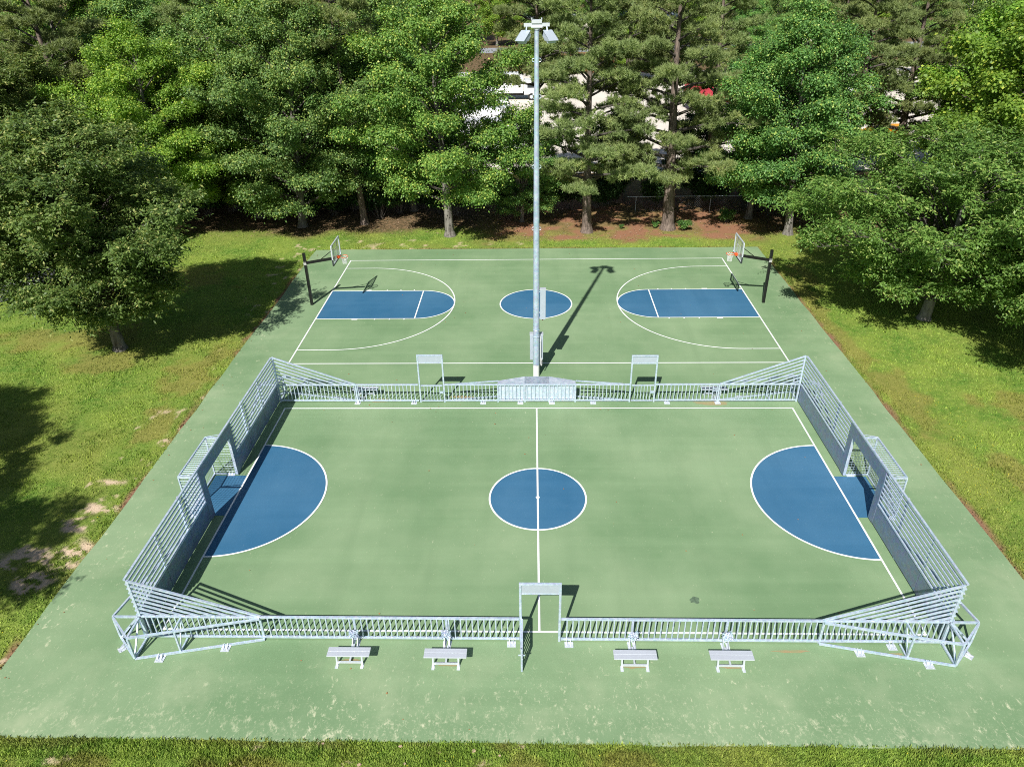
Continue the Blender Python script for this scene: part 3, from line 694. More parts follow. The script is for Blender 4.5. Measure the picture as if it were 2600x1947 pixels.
# basketball stands ---------------------------------------------------------
def hoop(label, s):
    root = thing('basketball_hoop', label, 'basketball hoop', (s*13.54, 0, 0), 0, 'basketball stands at the court ends')
    PX = s*13.54
    W = lambda x, y, z: (x-PX, y, z)
    def b(nm, p, q, w, h, m_): return MB().beam(W(*p), W(*q), w, h).build(nm, M[m_], root, bevel=.004)
    b('pole', (PX,0,-.02), (PX,0,3.26), .15, .15, 'black')
    b('arm', (PX-s*.07,0,2.66), (s*11.74,0,2.95), .11, .15, 'black')
    for z in (2.56, 2.64, 2.72): MB().box(-.082, .082, -.082, .082, z-.012, z+.012).build('band', M['white'], root)
    b('strut', (s*12.55,0,2.90), (s*11.74,0,3.50), .04, .04, 'black')
    bx = s*11.62; y0, y1, z0, z1 = -.93, .89, 2.88, 3.97
    t0, t1 = sorted((bx-.012-PX, bx+.012-PX))
    MB().box(t0, t1, y0+.05, y1-.05, z0+.05, z1-.05).build('glass_board', M['glass'], root)
    f = MB()
    for p, q in (((bx,y0,z1),(bx,y1,z1)), ((bx,y0,z0+.03),(bx,y0,z1-.03)), ((bx,y1,z0+.03),(bx,y1,z1-.03)), ((bx,y0,z0),(bx,y1,z0))): f.beam(W(*p), W(*q), .068, .06)
    f.build('board_frame', M['alu'], root)
    p_ = MB().beam(W(bx,y0-.015,z0-.045), W(bx,y1+.015,z0-.045), .075, .07); p_.beam(W(bx,y0-.02,z0-.04), W(bx,y0-.02,z0+.3), .07, .045); p_.beam(W(bx,y1+.02,z0-.04), W(bx,y1+.02,z0+.3), .07, .045); p_.build('edge_padding', M['pad'], root)
    # white target square on the glass
    sq = MB(); xf = bx-s*.014
    for p, q in (((xf,-.30,3.10),(xf,.30,3.10)), ((xf,-.30,3.55),(xf,.30,3.55)), ((xf,-.30,3.10),(xf,-.30,3.55)), ((xf,.30,3.10),(xf,.30,3.55))): sq.beam(W(*p), W(*q), .004, .05, (0,0,1) if abs(p[2]-q[2]) < .01 else (0,1,0))
    sq.build('target_square', M['white'], root)
    fr = MB()
    for y in (-.45, .45): fr.beam(W(bx+s*.03,y,z0+.05), W(bx+s*.03,y,z1-.05), .03, .03)
    fr.build('rear_brace', M['black'], root)
    rx = s*11.19; R_ = .228; rz = 3.05
    rim = MB(); pts = [(rx-PX+R_*math.cos(t*math.pi/14), R_*math.sin(t*math.pi/14), rz) for t in range(29)]
    rim.path(pts, .014, 6)
    for k in (-1, 1): rim.tube((rx-PX+s*.20, k*.10, rz), (bx-PX-s*.02, k*.10, rz-.02), .012)
    rim.build('rim', M['orange'], root)
    a_, c_ = sorted((bx-PX-s*.03, bx-PX-s*.17)); MB().box(a_, c_, -.10, .10, rz-.09, rz+.03).build('rim_bracket', M['orange'], root)
    net = MB(); K = 12
    def np_(k, l): 
        rad = (.226, .19, .155, .13, .12, .125)[l]; return (rx-PX+rad*math.cos(k*2*math.pi/K), rad*math.sin(k*2*math.pi/K), rz-.01-l*.085)
    for l in range(5):
        for k in range(K):
            o_ = .5*(l % 2); net.tube(np_(k+o_, l), np_(k+.5+o_, l+1), .0065, n=4, caps=False); net.tube(np_(k+o_, l), np_(k-.5+o_, l+1), .0065, n=4, caps=False)
    net.build('net', M['white'], root)
hoop('black basketball stand with clear backboard on the left end of the court', -1)
hoop('black basketball stand with clear backboard on the right end of the court', 1)

# light pole ----------------------------------------------------------------
lp = thing('floodlight_pole', 'tall galvanised floodlight pole with four lamps in the middle of the court', 'light pole', (-.02, -8.87, 0))
MB().tube((0,0,-.02), (0,0,.66), .155, .155, 28).build('concrete_base', M['white'], lp)
pl = MB()
for z0, z1, r0, r1 in ((.66,2.55,.158,.150),(2.55,6.2,.150,.138),(6.2,11,.138,.115),(11,15.5,.115,.088)): pl.tube((0,0,z0), (0,0,z1), r0, r1, 28, False)
pl.build('pole', M['mast'], lp, True)
for z in (2.2, 2.55): MB().tube((0,0,z-.02), (0,0,z+.02), .170-.003*z, .170-.003*z, 28).build('collar', M['steel'], lp, True)
hd = MB(); hd.box(-.50, .50, -.07, .07, 15.56, 15.68); hd.box(-.22, .22, -.16, .16, 15.52, 15.56); hd.box(-.20, .20, -.12, .12, 15.68, 15.80)
for x in (-.19, .19): hd.box(x-.02, x+.02, -.13, .13, 15.80, 15.86)
hd.tube((0,0,15.45), (0,0,15.53), .12, .12, 16); hd.build('crossarm', M['alu'], lp)
def lamp(x, sgn):
    """rectangular floodlight hung under the arm, tilted towards sgn*y"""
    h = MB(); yaw = .50*(1 if x > 0 else -1)*sgn
    R3 = Matrix.Rotation(0, 3, 'Z')
    a = MB().box(-.18, .18, .04, .52, -.20, -.02); a.box(-.20, .20, .0, .62, -.02, .0)
    for k in (-1, 1): a.plate([(k*.19, .5, -.02), (k*.19, .62, -.02), (k*.19, .30, -.24), (k*.19, .05, -.20)], .008, (1,0,0))
    o = a.build('floodlight', M['grey_box'], lp, bevel=.01)
    o.location = (x, sgn*.10, 15.44)
    o.rotation_euler = (math.radians(-33), 0, (math.pi if sgn < 0 else 0)+(-yaw if sgn < 0 else -yaw))
    g_ = MB().box(-.15, .15, .08, .48, -.208, -.2005).build('lens', M['glass_dark'], o)
    MB().tube((x*.93, sgn*.03, 15.57), (x*.98, sgn*.14, 15.40), .03, .03, 8).build('bracket', M['steel'], lp)
for x in (-.42, .42):
    lamp(x, -1); lamp(x, 1)
MB().box(.175, .435, -.10, .10, 3.12, 4.62).build('control_box', M['grey_box'], lp, bevel=.01)
MB().box(.165, .445, -.11, .11, 4.62, 4.66).build('box_lid', M['alu'], lp)
MB().tube((.30,0,3.12), (.30,0,3.05), .035, .03, 10).build('red_indicator', M['red_lamp'], lp)
for z in (3.2, 3.45, 4.5): MB().box(.13, .18, -.03, .03, z-.02, z+.02).build('box_bracket', M['steel'], lp)
MB().box(-.31, .33, .17, .42, .82, 2.18).build('switch_cabinet', M['grey_box'], lp, bevel=.01)
MB().box(-.32, .34, .16, .43, 2.18, 2.22).build('cabinet_lid', M['alu'], lp)
MB().path([(.20,.12,2.15),(.205,.02,1.9),(.20,-.0,1.2),(.21,-.02,.9),(.215,-.03,.70),(.24,-.02,.6),(.27,0,.62),(.275,.05,.80),(.26,.16,.95)], .014, 6).build('cable', M['white'], lp)
for z in (14.36, 13.0, 10.2, 7.5):
    for s in (-1, 1):
        r_ = .10+.004*(15-z); MB().path([(s*(r_-.01),0,z-.07),(s*(r_+.06),0,z-.055),(s*(r_+.075),0,z),(s*(r_+.06),0,z+.055),(s*(r_-.01),0,z+.07)], .010, 6).build('step_loop', M['steel'], lp)

# ------------------------------------------------------------------ trees
def unit(v): return v/np.maximum(1e-9, np.linalg.norm(v, axis=-1, keepdims=True))
def leafcards(P, Nn, D, ln, wd, lv):
    """kite shaped leaves: P base points, Nn normals, D directions, ln, wd sizes"""
    D = unit(D-Nn*np.sum(D*Nn, 1)[:, None]); S_ = np.cross(Nn, D)
    n = len(P); ln = ln[:, None]; wd = wd[:, None]
    V = np.empty((n, 4, 3)); V[:,0] = P; V[:,1] = P+D*ln*.45+S_*wd*.5; V[:,2] = P+D*ln-Nn*ln*.12; V[:,3] = P+D*ln*.45-S_*wd*.5
    return V.reshape(-1, 3), np.repeat(lv, 4)
def limb(mb, pts, r0, r1, n=6):
    k = len(pts)-1
    for j in range(k):
        mb.tube(pts[j], pts[j+1], r0+(r1-r0)*j/k, r0+(r1-r0)*(j+1)/k, n, False)
def trunk_mesh(mb, H, r, lean, seg=9, rr=None, flare=1.5):
    ang = rr.uniform(0, 6.28); pts = []
    for j in range(seg+1):
        f = j/seg; pts.append(Vector((lean[0]*f+.12*math.sin(ang+f*5)*f, lean[1]*f+.12*math.cos(ang*1.7+f*4)*f, H*f-.1*(j == 0))))
    for j in range(seg):
        f0, f1 = j/seg, (j+1)/seg; ra = r*(1-.88*f0)*(flare if j == 0 else 1); rb = r*(1-.88*f1)
        if j == 0:
            mid = pts[0].lerp(pts[1], .25); mb.tube(pts[0], mid, r*flare, r*1.06, 12, False); mb.tube(mid, pts[1], r*1.06, rb, 12, False)
        else: mb.tube(pts[j], pts[j+1], ra, rb, 12, False)
    return pts
def at_h(pts, H, z):
    f = max(0, min(.9999, z/H))*(len(pts)-1); j = int(f); return pts[j].lerp(pts[j+1], f-j)
def prof(kind, f):
    """crown radius fraction against height fraction f"""
    if kind == 'oak': return (math.sin(math.pi*min(1, (f*.86+.16)))**.62)
    if kind == 'vase': return max(.12, math.sin(math.pi*(f*.80+.15)))**.75
    if kind == 'pine': return (1-f)**.55*.95+.10 if f > .15 else .75+f
    return 1
def make_tree(name, seed, kind, H, cb, R, leaf, barkm, nclump=260, per=170, tr=.24, lean=(0,0), lsize=.17, droop=0, asym=None, nprim=26):
    rr = random.Random(seed); q = np.random.RandomState(seed)
    root = empty(name)
    tm = MB(); lm = MB(); Ht = H*.93; pts = trunk_mesh(tm, Ht, tr, lean, 9, rr)
    clumps = []      # centre, outward direction, radius
    ga = rr.uniform(0, 6.28)
    for j in range(nprim):
        f = (j+.4)/nprim; z = cb+(H-cb)*f*.93; ga += 2.399+rr.uniform(-.3,.3)
        rad = R*prof(kind, f)*(rr.uniform(.66, 1.2) if kind != 'pine' else rr.uniform(.7,1.15))
        if asym: rad *= 1+asym[2]*math.cos(ga-math.atan2(asym[1], asym[0]))
        rise = {'oak': .25+.5*f, 'vase': .55+.3*f, 'pine': .12+.35*f}[kind]*rad
        z0 = z-rise*(.75 if kind != 'pine' else .6); z0 = max(cb*.55, z0); s = at_h(pts, Ht, min(z0, Ht*.97))
        e = Vector((s.x+math.cos(ga)*rad, s.y+math.sin(ga)*rad, z+(rise*.25)-droop*rad*.2))
        mid1 = s.lerp(e, .4)+Vector((rr.uniform(-.2,.2), rr.uniform(-.2,.2), rise*.22)); mid2 = s.lerp(e, .75)+Vector((rr.uniform(-.2,.2), rr.uniform(-.2,.2), rise*.18))
        pp = [s, mid1, mid2, e]; r0 = max(.025, tr*.36*(1-f*.65))
        limb(lm, pp, r0, .015, 5)
        out = (e-s).normalized(); pv = rr.random()
        nsec = max(3, int(rad*2.3))
        for k in range(nsec):
            t = .30+.70*(k+rr.random()*.8)/nsec; t = min(t, 1)
            b0 = pp[0].lerp(pp[1], t/.4) if t < .4 else (pp[1].lerp(pp[2], (t-.4)/.35) if t < .75 else pp[2].lerp(pp[3], (t-.75)/.25))
            sd = rr.choice((-1,1)); l_ = rr.uniform(.5, 1.5)*(1.1-.55*t)*min(1.3, rad/3.2)
            side = Vector((-math.sin(ga)*sd, math.cos(ga)*sd, rr.uniform(-.15,.55)))+out*.6
            b1 = b0+side.normalized()*l_
            lm.tube(b0, b1, .022, .008, 4, False)
            clumps.append((b1, side.normalized(), rr.uniform(.35, .85), pv))
            clumps.append((b0.lerp(b1, .5)+Vector((rr.gauss(0,.25), rr.gauss(0,.25), rr.gauss(.1,.2))), side.normalized(), rr.uniform(.3, .6), pv))
        clumps.append((e, out, rr.uniform(.5, .9), pv))
    # crown top
    top = at_h(pts, Ht, Ht)
    for k in range(7): clumps.append((top+Vector((rr.gauss(0,.6), rr.gauss(0,.6), rr.uniform(-1,.9))), Vector((0,0,1)), rr.uniform(.6,.9), rr.random()))
    rr.shuffle(clumps)
    if len(clumps) > nclump: clumps = clumps[:nclump]
    Cc = np.array([tuple(c[0]) for c in clumps]); Co = np.array([tuple(c[1]) for c in clumps]); Cr = np.array([c[2] for c in clumps])
    clv = np.clip(.55*q.rand(len(Cc))+.45*np.array([c[3] for c in clumps]), 0, 1)                     # each spray of leaves has its own age and tint
    idx = np.repeat(np.arange(len(Cc)), per); n = len(idx)
    tm.build('trunk', barkm, root, True); lm.build('limbs', M['bark_limb'], root, True)
    if kind == 'pine':
        # bottlebrush tufts of long needles round short shoots
        nt_ = max(4, per//8); ti = np.repeat(np.arange(len(Cc)), nt_); m = len(ti)
        dirs = unit(q.normal(size=(m, 3))+np.array([0,0,.35])); dirs[:,2] *= .75
        P = Cc[ti]+dirs*(Cr[ti]*q.uniform(.25, 1.05, m))[:, None]*np.array([1,1,.55])
        ax = unit(dirs*.8+Co[ti]*.5+np.array([0,0,.75])); K = 22
        Pn = np.repeat(P, K, 0)+np.repeat(ax, K, 0)*q.uniform(-.08,.10,(m*K,1)); A = np.repeat(ax, K, 0)
        d = unit(A*.85+q.normal(size=(m*K, 3))*.75); ln = q.uniform(.20,.34, m*K)[:, None]
        sd = unit(np.cross(d, q.normal(size=(m*K,3))))*.020
        V = np.empty((m*K, 3, 3)); V[:,0] = Pn-sd; V[:,1] = Pn+sd; V[:,2] = Pn+d*ln
        lv = np.clip(np.repeat(clv[ti], K)*.45+np.repeat(q.rand(m), K)*.35+q.rand(m*K)*.25, 0, 1)
        npmesh('crown', V.reshape(-1,3), np.arange(m*K*3).reshape(-1,3), leaf, root, {'lv': np.repeat(lv, 3)})
    else:
        dirs = unit(q.normal(size=(n, 3))); rad_ = Cr[idx]*(.22+.62*np.abs(q.normal(size=n)))
        up = np.array([0,0,1.])
        P = Cc[idx]+dirs*rad_[:, None]*np.array([1,1,.78 if kind == 'oak' else .5])
        if kind == 'vase':
            # fans of leaves strung along arching twigs
            tw = 8; tn = n//tw; ti = np.repeat(np.arange(len(Cc)), per//tw)[:tn]; tn = len(ti)
            d0 = unit(Co[ti]*.9+q.normal(size=(tn,3))*.55+up*.15); st = Cc[ti]+q.normal(size=(tn,3))*(Cr[ti]*.42)[:, None]*np.array([1,1,.6])
            L0 = q.uniform(.35,.85,tn); t = np.tile(np.linspace(.1,1,tw), tn); I = np.repeat(np.arange(tn), tw)
            P = st[I]+d0[I]*(L0[I]*t)[:, None]; P[:,2] -= .32*(L0[I]*t**2)
            sd = np.where(np.arange(len(I)) % 2 == 0, 1., -1.)[:, None]; side = unit(np.cross(d0[I], up))*sd
            D = side*.8+d0[I]*.6-up*.45+q.normal(size=(len(I),3))*.25; Nn = unit(up*.9+q.normal(size=(len(I),3))*.45+d0[I]*.2)
            n = len(I); idx = ti[I]
            ln = lsize*q.uniform(.75,1.25,n); wd = ln*.44
        else:
            Nn = unit(up*.75+dirs*.55+Co[idx]*.25+q.normal(size=(n,3))*.50); D = dirs+q.normal(size=(n,3))*.7-up*.25
            ln = lsize*q.uniform(.7,1.3,n); wd = ln*.78
        lv = np.clip(clv[idx]*.42+q.rand(n)*.42+.16*q.rand(n)**6*6, 0, 1)
        V, lvv = leafcards(P, Nn, D, ln, wd, lv)
        npmesh('crown', V, np.arange(len(V)).reshape(-1, 4), leaf, root, {'lv': lvv})
    root['src'] = kind
    return root
GRP = 'trees in the wood round the court'
TREES = {}
def proto(key, *a, **k): TREES[key] = [make_tree(*a, **k), False]
def place(key, x, y, label, cat='tree', rz=0, sc_=1.0, leaf=None, group=GRP, zs=None):
    root, used = TREES[key]
    o = root if not used else copy_tree(root)
    TREES[key][1] = True
    o.location = (x, y, 0); o.rotation_euler = (0,0,rz); o.scale = (sc_, sc_, zs or sc_)
    if 'src' in o: del o['src']
    tag(o, label, cat, group)
    if leaf:
        for ch in o.children:
            if ch.name.startswith('crown'):
                ch.material_slots[0].link = 'OBJECT'; ch.material_slots[0].material = M[leaf]
    return o
B_O, B_P, B_L = M['bark_oak'], M['bark_pine'], M['bark_pale']
proto('z1', 'broadleaf_tree', 3, 'vase', 12.3, 2.3, 5.35, M['leaf_olive'], B_O, 900, 264, .29, (-.3,.2), .17, nprim=60)
proto('z2', 'broadleaf_tree', 8, 'vase', 10.0, 1.9, 7.4, M['leaf_spread'], B_L, 760, 208, .30, (.4,-.5), .18, nprim=56)
proto('o1', 'oak_tree', 21, 'oak', 17.2, 3.0, 6.2, M['leaf_oak_bright'], B_O, 950, 185, .34, (-.5,.3), .138, nprim=50)
proto('o2', 'oak_tree', 34, 'oak', 17.2, 1.7, 6.8, M['leaf_oak'], B_O, 980, 185, .32, (-.6,-.9), .138, nprim=52)
proto('o3', 'oak_tree', 47, 'oak', 16.3, 2.7, 5.4, M['leaf_maple'], B_O, 900, 180, .30, (-1.1,.2), .138, nprim=50)
proto('o4', 'oak_tree', 59, 'oak', 13.5, 2.0, 5.0, M['leaf_oak'], B_O, 750, 150, .28, (.4,.0), .175, nprim=40)
proto('p1', 'pine_tree', 5, 'pine', 19.5, 3.1, 5.2, M['needle'], B_P, 620, 105, .36, (-.2,.4), nprim=44)
proto('p2', 'pine_tree', 15, 'pine', 19.5, 4.0, 5.4, M['needle'], B_P, 620, 105, .45, (.5,.4), nprim=44)
proto('p3', 'pine_tree', 25, 'pine', 20.5, 12.5, 3.4, M['needle'], B_P, 240, 105, .27, (-.9,.3), nprim=16)
proto('p4', 'pine_tree', 35, 'pine', 20.5, 8.5, 4.6, M['needle'], B_P, 420, 105, .33, (.3,.3), nprim=30)

place('z1', -22.5, -5.7, 'big round olive-green tree standing alone on the lawn left of the court', rz=.4, group=None)
place('z2', 21.9, -2.3, 'wide spreading olive-green tree on the lawn right of the court', rz=1.0, group=None)
place('z2', 27.6, -8.0, 'spreading tree at the right picture edge, hanging low over the lawn', rz=2.6, sc_=.86)
place('z1', -25.9, -32.2, 'broad tree left of the near lawn, throwing its shadow over the sandy patches', rz=3.6, sc_=1.05)
place('z1', -28.4, -21.4, 'broad tree left of the lawn, throwing its shadow beside the lone tree', rz=.6, sc_=.84)
place('o1', -6.4, 12.8, 'bright green oak with pale grey trunk behind the court, left of the light pole', rz=.5)
place('o2', -18.3, 15.3, 'leafy green oak behind the left basketball hoop', rz=2.2)
place('p3', -13.5, 15.9, 'slim bare-stemmed pine between the two oaks behind the court', rz=0)
place('p1', 3.95, 13.5, 'tall pine with dark straight trunk just right of the light pole', rz=1.1)
place('p2', 10.15, 14.1, 'thick-trunked pine right of the straight one, reddish straw round its foot', rz=2.0)
place('p4', 7.2, 21.5, 'high-crowned pine standing back between the two near pines', rz=.3)
place('p4', 14.3, 20.6, 'high-crowned pine standing back, right of the thick-trunked pine', rz=2.3, sc_=.97)
place('p4', .2, 23.5, 'high-crowned pine standing back behind the light pole', rz=4.3)
place('o3', 18.8, 12.6, 'deep green tree behind the right basketball hoop', rz=.2, sc_=.97)
place('o3', 16.9, 16.6, 'slender deep green tree just behind and left of the one by the right hoop', rz=3.3, sc_=.85)
place('o4', 31.5, 10.0, 'yellow-green tree with pale bent trunk at the upper right corner', rz=4.0, sc_=1.18, leaf='leaf_lime')
place('o1', -27.6, 12.6, 'brightest green tree, at the upper left behind the lone lawn tree', rz=3.9, sc_=.88, leaf='leaf_lime')
place('o2', -22.6, 18.0, 'green oak between the brightest tree and the oak behind the left hoop', rz=5.1, sc_=.95)
place('z1', -38.5, 11.0, 'dark olive tree in the upper left corner', rz=2.6, sc_=1.16)
place('p4', 25.4, 20.5, 'tall dusky pine behind the deep green tree on the right', rz=3.2, sc_=.98)
place('o2', -1.0, 16.2, 'low leafy green tree behind the light pole', rz=1.4, sc_=.50, leaf='leaf_maple')
# second and third rows: left wood
rr = random.Random(99)
rows = []
for k, (x, y) in enumerate([(-44,15),(-37,19),(-31,19.5),(-25.5,20.5),(-20.5,21.5),(-15.8,20.5),(-10.5,19.5),(-48,22),(-41,26),(-34,27),(-28,28),(-22.5,28),(-17,27),(-12.5,26),(-55,30),(-47,34),(-39,35),(-31,37),(-24,36),(-17.5,34),(-60,42),(-50,46),(-38,48),(-27,47),(-19,45)]):
    key = ('o1','o2','o4','o3','z1','p1')[(k*5+k//3) % 6]
    lf = {0:'leaf_oak_bright',1:'leaf_oak',2:'leaf_maple',3:'leaf_oak'}[k % 4]
    if key in ('p1','z1'): lf = None
    place(key, x+rr.uniform(-.8,.8), y+rr.uniform(-.8,.8), 'tree in the dense wood behind the left side of the court', rz=rr.uniform(0,6.28), sc_=rr.uniform(.95,1.15), leaf=lf, group='trees of the dense wood behind the left side')
# right side
for k, (x, y, key, s_, lf) in enumerate([(35.5,17.5,'o4',1.2,'leaf_lime'),(33,28,'p2',.95,None),(40,25,'o2',1.0,'leaf_oak_bright'),(26,29,'p1',.9,None),(41.5,14.5,'o1',.9,'leaf_oak_bright'),(47,24,'o3',1.0,'leaf_maple'),(37,8.5,'z2',1.1,None),(50,34,'p1',.9,None),(57,44,'o2',1,'leaf_oak')]):
    place(key, x, y, 'tree in the dense wood at the right edge behind the court', rz=rr.uniform(0,6.28), sc_=s_, leaf=lf, group='trees of the dense wood at the right edge')
# scattered thin trees between the lot and the court
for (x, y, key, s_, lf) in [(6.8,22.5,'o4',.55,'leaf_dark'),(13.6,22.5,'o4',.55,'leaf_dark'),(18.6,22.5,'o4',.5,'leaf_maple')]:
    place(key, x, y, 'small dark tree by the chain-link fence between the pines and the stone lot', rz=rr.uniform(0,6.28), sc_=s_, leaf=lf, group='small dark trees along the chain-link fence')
# trees standing in and beyond the lot
for (x, y, key, s_) in [(-15,58,'o2',.9),(-21,70,'o1',1),(1.5,92,'o3',.62),(17,96,'o4',.8),(30,86,'p2',.62),(37,100,'o3',.8),(60,72,'o2',.9),(46,112,'o2',.9),(-16,88,'o3',.9),(-33,66,'o3',1),(70,92,'o1',1.0)]:
    place(key, x, y, 'tree standing among the lorries of the stone lot', rz=rr.uniform(0,6.28), sc_=s_, group='trees round the stone lot')
for k in range(26):
    x = -95+k*9.6+rr.uniform(-2,2)
    place(('o2','o1','o3','p1','o4')[k % 5], x, 160+rr.uniform(-5,12)+abs(x-20)*.05, 'far tree in the row beyond the grey road', rz=rr.uniform(0,6.28), sc_=rr.uniform(.9,1.25), group='far trees beyond the road')

# bushes and saplings --------------------------------------------------------
def make_bush(name, seed, R, H, leaf, n=2600, ls=.13):
    q = np.random.RandomState(seed); root = empty(name); rr_ = random.Random(seed)
    st = MB(); cl = []
    for k in range(10):
        a_ = rr_.uniform(0, 6.28); r_ = R*rr_.uniform(.2,.8); e = Vector((math.cos(a_)*r_, math.sin(a_)*r_, H*rr_.uniform(.4,.95)))
        st.tube((e.x*.15, e.y*.15, -.05), e, .018, .006, 5, False); cl.append(e)
    st.build('stem', B_O, root)
    idx = q.randint(0, len(cl), n); c_ = np.array([tuple(c) for c in cl]); dirs = unit(q.normal(size=(n,3)))
    P = c_[idx]+dirs*(R*.48*q.rand(n)**.5)[:, None]*np.array([1,1,.7]); P[:,2] = np.maximum(P[:,2], .02)
    Nn = unit(np.array([0,0,.9])+dirs*.4+q.normal(size=(n,3))*.5); D = dirs+q.normal(size=(n,3))*.6
    V, lv = leafcards(P, Nn, D, ls*q.uniform(.7,1.3,n), ls*.6*q.uniform(.8,1.2,n), np.clip(q.rand(len(cl))[idx]*.5+q.rand(n)*.5, 0, 1))
    npmesh('foliage', V, np.arange(len(V)).reshape(-1,4), leaf, root, {'lv': lv})
    return root
bush = make_bush('bush', 4, .55, .75, M['leaf_maple'], 1500, .12)
bush.location = (11.25, 13.7, 0); tag(bush, 'small leafy bush at the right foot of the thick pine', 'bush', 'small bushes near the pines')
for x, y, s_, lb in ((9.25,14.3,.55,'tiny green bush at the left foot of the thick pine'),(14.9,15.6,1.15,'pale green bush between the thick pine and the right hoop'),(6.6,14.2,.4,'low green weed clump between the two large pines')):
    c_ = copy_tree(bush); c_.location = (x, y, 0); c_.scale = (s_,)*3; c_.rotation_euler = (0,0,x); tag(c_, lb, 'bush', 'small bushes near the pines')
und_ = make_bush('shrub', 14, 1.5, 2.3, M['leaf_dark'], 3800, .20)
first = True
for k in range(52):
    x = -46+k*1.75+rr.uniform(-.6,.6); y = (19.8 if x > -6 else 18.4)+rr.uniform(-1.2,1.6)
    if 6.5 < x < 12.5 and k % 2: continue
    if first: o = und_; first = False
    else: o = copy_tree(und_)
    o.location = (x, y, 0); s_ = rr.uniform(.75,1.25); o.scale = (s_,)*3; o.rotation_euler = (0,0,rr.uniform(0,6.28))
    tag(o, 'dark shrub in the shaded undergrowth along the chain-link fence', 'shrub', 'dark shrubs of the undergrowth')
hs = make_bush('shrub', 24, 1.2, 1.6, M['leaf_oak_bright'], 3000, .16); hs.location = (-27.5, 10.5, 0)
tag(hs, 'light green shrub at the wood edge behind the lone lawn tree', 'shrub')

# chain-link fence -----------------------------------------------------------
cf = thing('chain_link_fence', 'low chain-link fence with metal top rail in the shade behind the pines', 'fence', (0, 18.3, 0))
MB().tube((7.5,0,1.27), (33,0,1.27), .024, .024, 8).build('top_rail', M['steel'], cf)
for k in range(9): MB().tube((8.2+k*3,0,-.05), (8.2+k*3,0,1.30), .028, .028, 8).build('fence_post', M['steel'], cf)
wm = MB(); st = .16
for k in range(int(24.3/st)):
    x = 7.5+k*st; wm.tube((x,-.03,.05), (x+1.2,-.03,1.25), .0035, n=3, caps=False); wm.tube((x+1.2,-.03,.05), (x,-.03,1.25), .0035, n=3, caps=False)
M['old_wire'] = plain('weathered_wire', (.12,.12,.12), .7, .3)
wm.build('wire_mesh', M['old_wire'], cf)

# vehicles and buildings beyond the trees -------------------------------------
def wheels(root, spots, r, w):
    for (x, y) in spots:
        t = MB().tube((x, y-w/2, r), (x, y+w/2, r), r, r, 20).build('wheel', M['rubber'], root)
        MB().tube((x, y-w/2-.01, r), (x, y+w/2+.01, r), r*.5, r*.5, 12).build('rim', M['alu'], t)
def lorry(label, x, y, rz, col, boxlen=7.5, cabcol=None, grp='white box lorries on the stone lot'):
    root = thing('box_lorry', label, 'lorry', (x, y, 0), rz, grp)
    MB().box(-boxlen/2, boxlen/2, -1.25, 1.25, 1.05, 3.75).build('cargo_box', M[col], root, bevel=.04)
    MB().box(-boxlen/2, boxlen/2+2.1, -.5, .5, .65, 1.045).build('chassis', M['rubber'], root)
    c = boxlen/2+.15; cb_ = MB(); pr_ = [(c,.8),(c+2.0,.8),(c+2.0,1.7),(c+1.6,2.7),(c+.1,2.85),(c,2.7)]
    cb_.plate([(a, -1.1, b_) for a, b_ in pr_], 2.2, (0,1,0)); cb_.build('cab', M[cabcol or col], root, bevel=.05)
    MB().plate([(c+2.012,-1.0,1.72),(c+2.012,1.0,1.72),(c+1.64,1.0,2.62),(c+1.64,-1.0,2.62)], .02, (1,0,.4)).build('windscreen', M['glass_dark'], root)
    for k in (-1, 1): MB().box(c+.5, c+1.5, min(k*1.101,k*1.115), max(k*1.101,k*1.115), 1.75, 2.45).build('side_window', M['glass_dark'], root)
    wheels(root, [(-boxlen/2+1.4,-1.0),(-boxlen/2+1.4,1.0),(c+1.1,-1.0),(c+1.1,1.0)], .5, .3)
M['white_v'] = plain('white_vehicle_paint', (.82,.83,.85), .3, 0, .03, 1)
M['yellow_v'] = plain('yellow_machine_paint', (.85,.36,.01), .4, 0, .05, 1)
M['red_v'] = plain('red_vehicle_paint', (.45,.04,.06), .4, 0, .1, 1)
M['teal_v'] = plain('teal_vehicle_paint', (.02,.22,.24), .35, 0, .1, 1)
M['blue_v'] = plain('blue_vehicle_paint', (.01,.09,.45), .3, 0, .1, 1)
lorry('white box lorry nearest behind the bright oak', -5.4, 38.5, .05, 'white_v', 8)
lorry('second white box lorry, just behind the nearest one', -7.2, 46.5, -.04, 'white_v', 9)
lorry('third white box lorry, farther back and to the left', -9.5, 58, .03, 'white_v', 9)
lorry('farthest white box lorry, by the road side of the lot', -6.5, 76, 0, 'white_v', 10)
lorry('red lorry between the trunks of the pines', 23.6, 66, .3, 'red_v', 5.5, 'red_v', grp=None)
lorry('white lorry with teal cab on the right of the lot', 44.0, 66.5, math.pi, 'white_v', 7, 'teal_v', grp=None)
lorry('blue lorry in the middle right of the lot', 33.5, 68, 1.0, 'blue_v', 4.5, 'blue_v', grp=None)
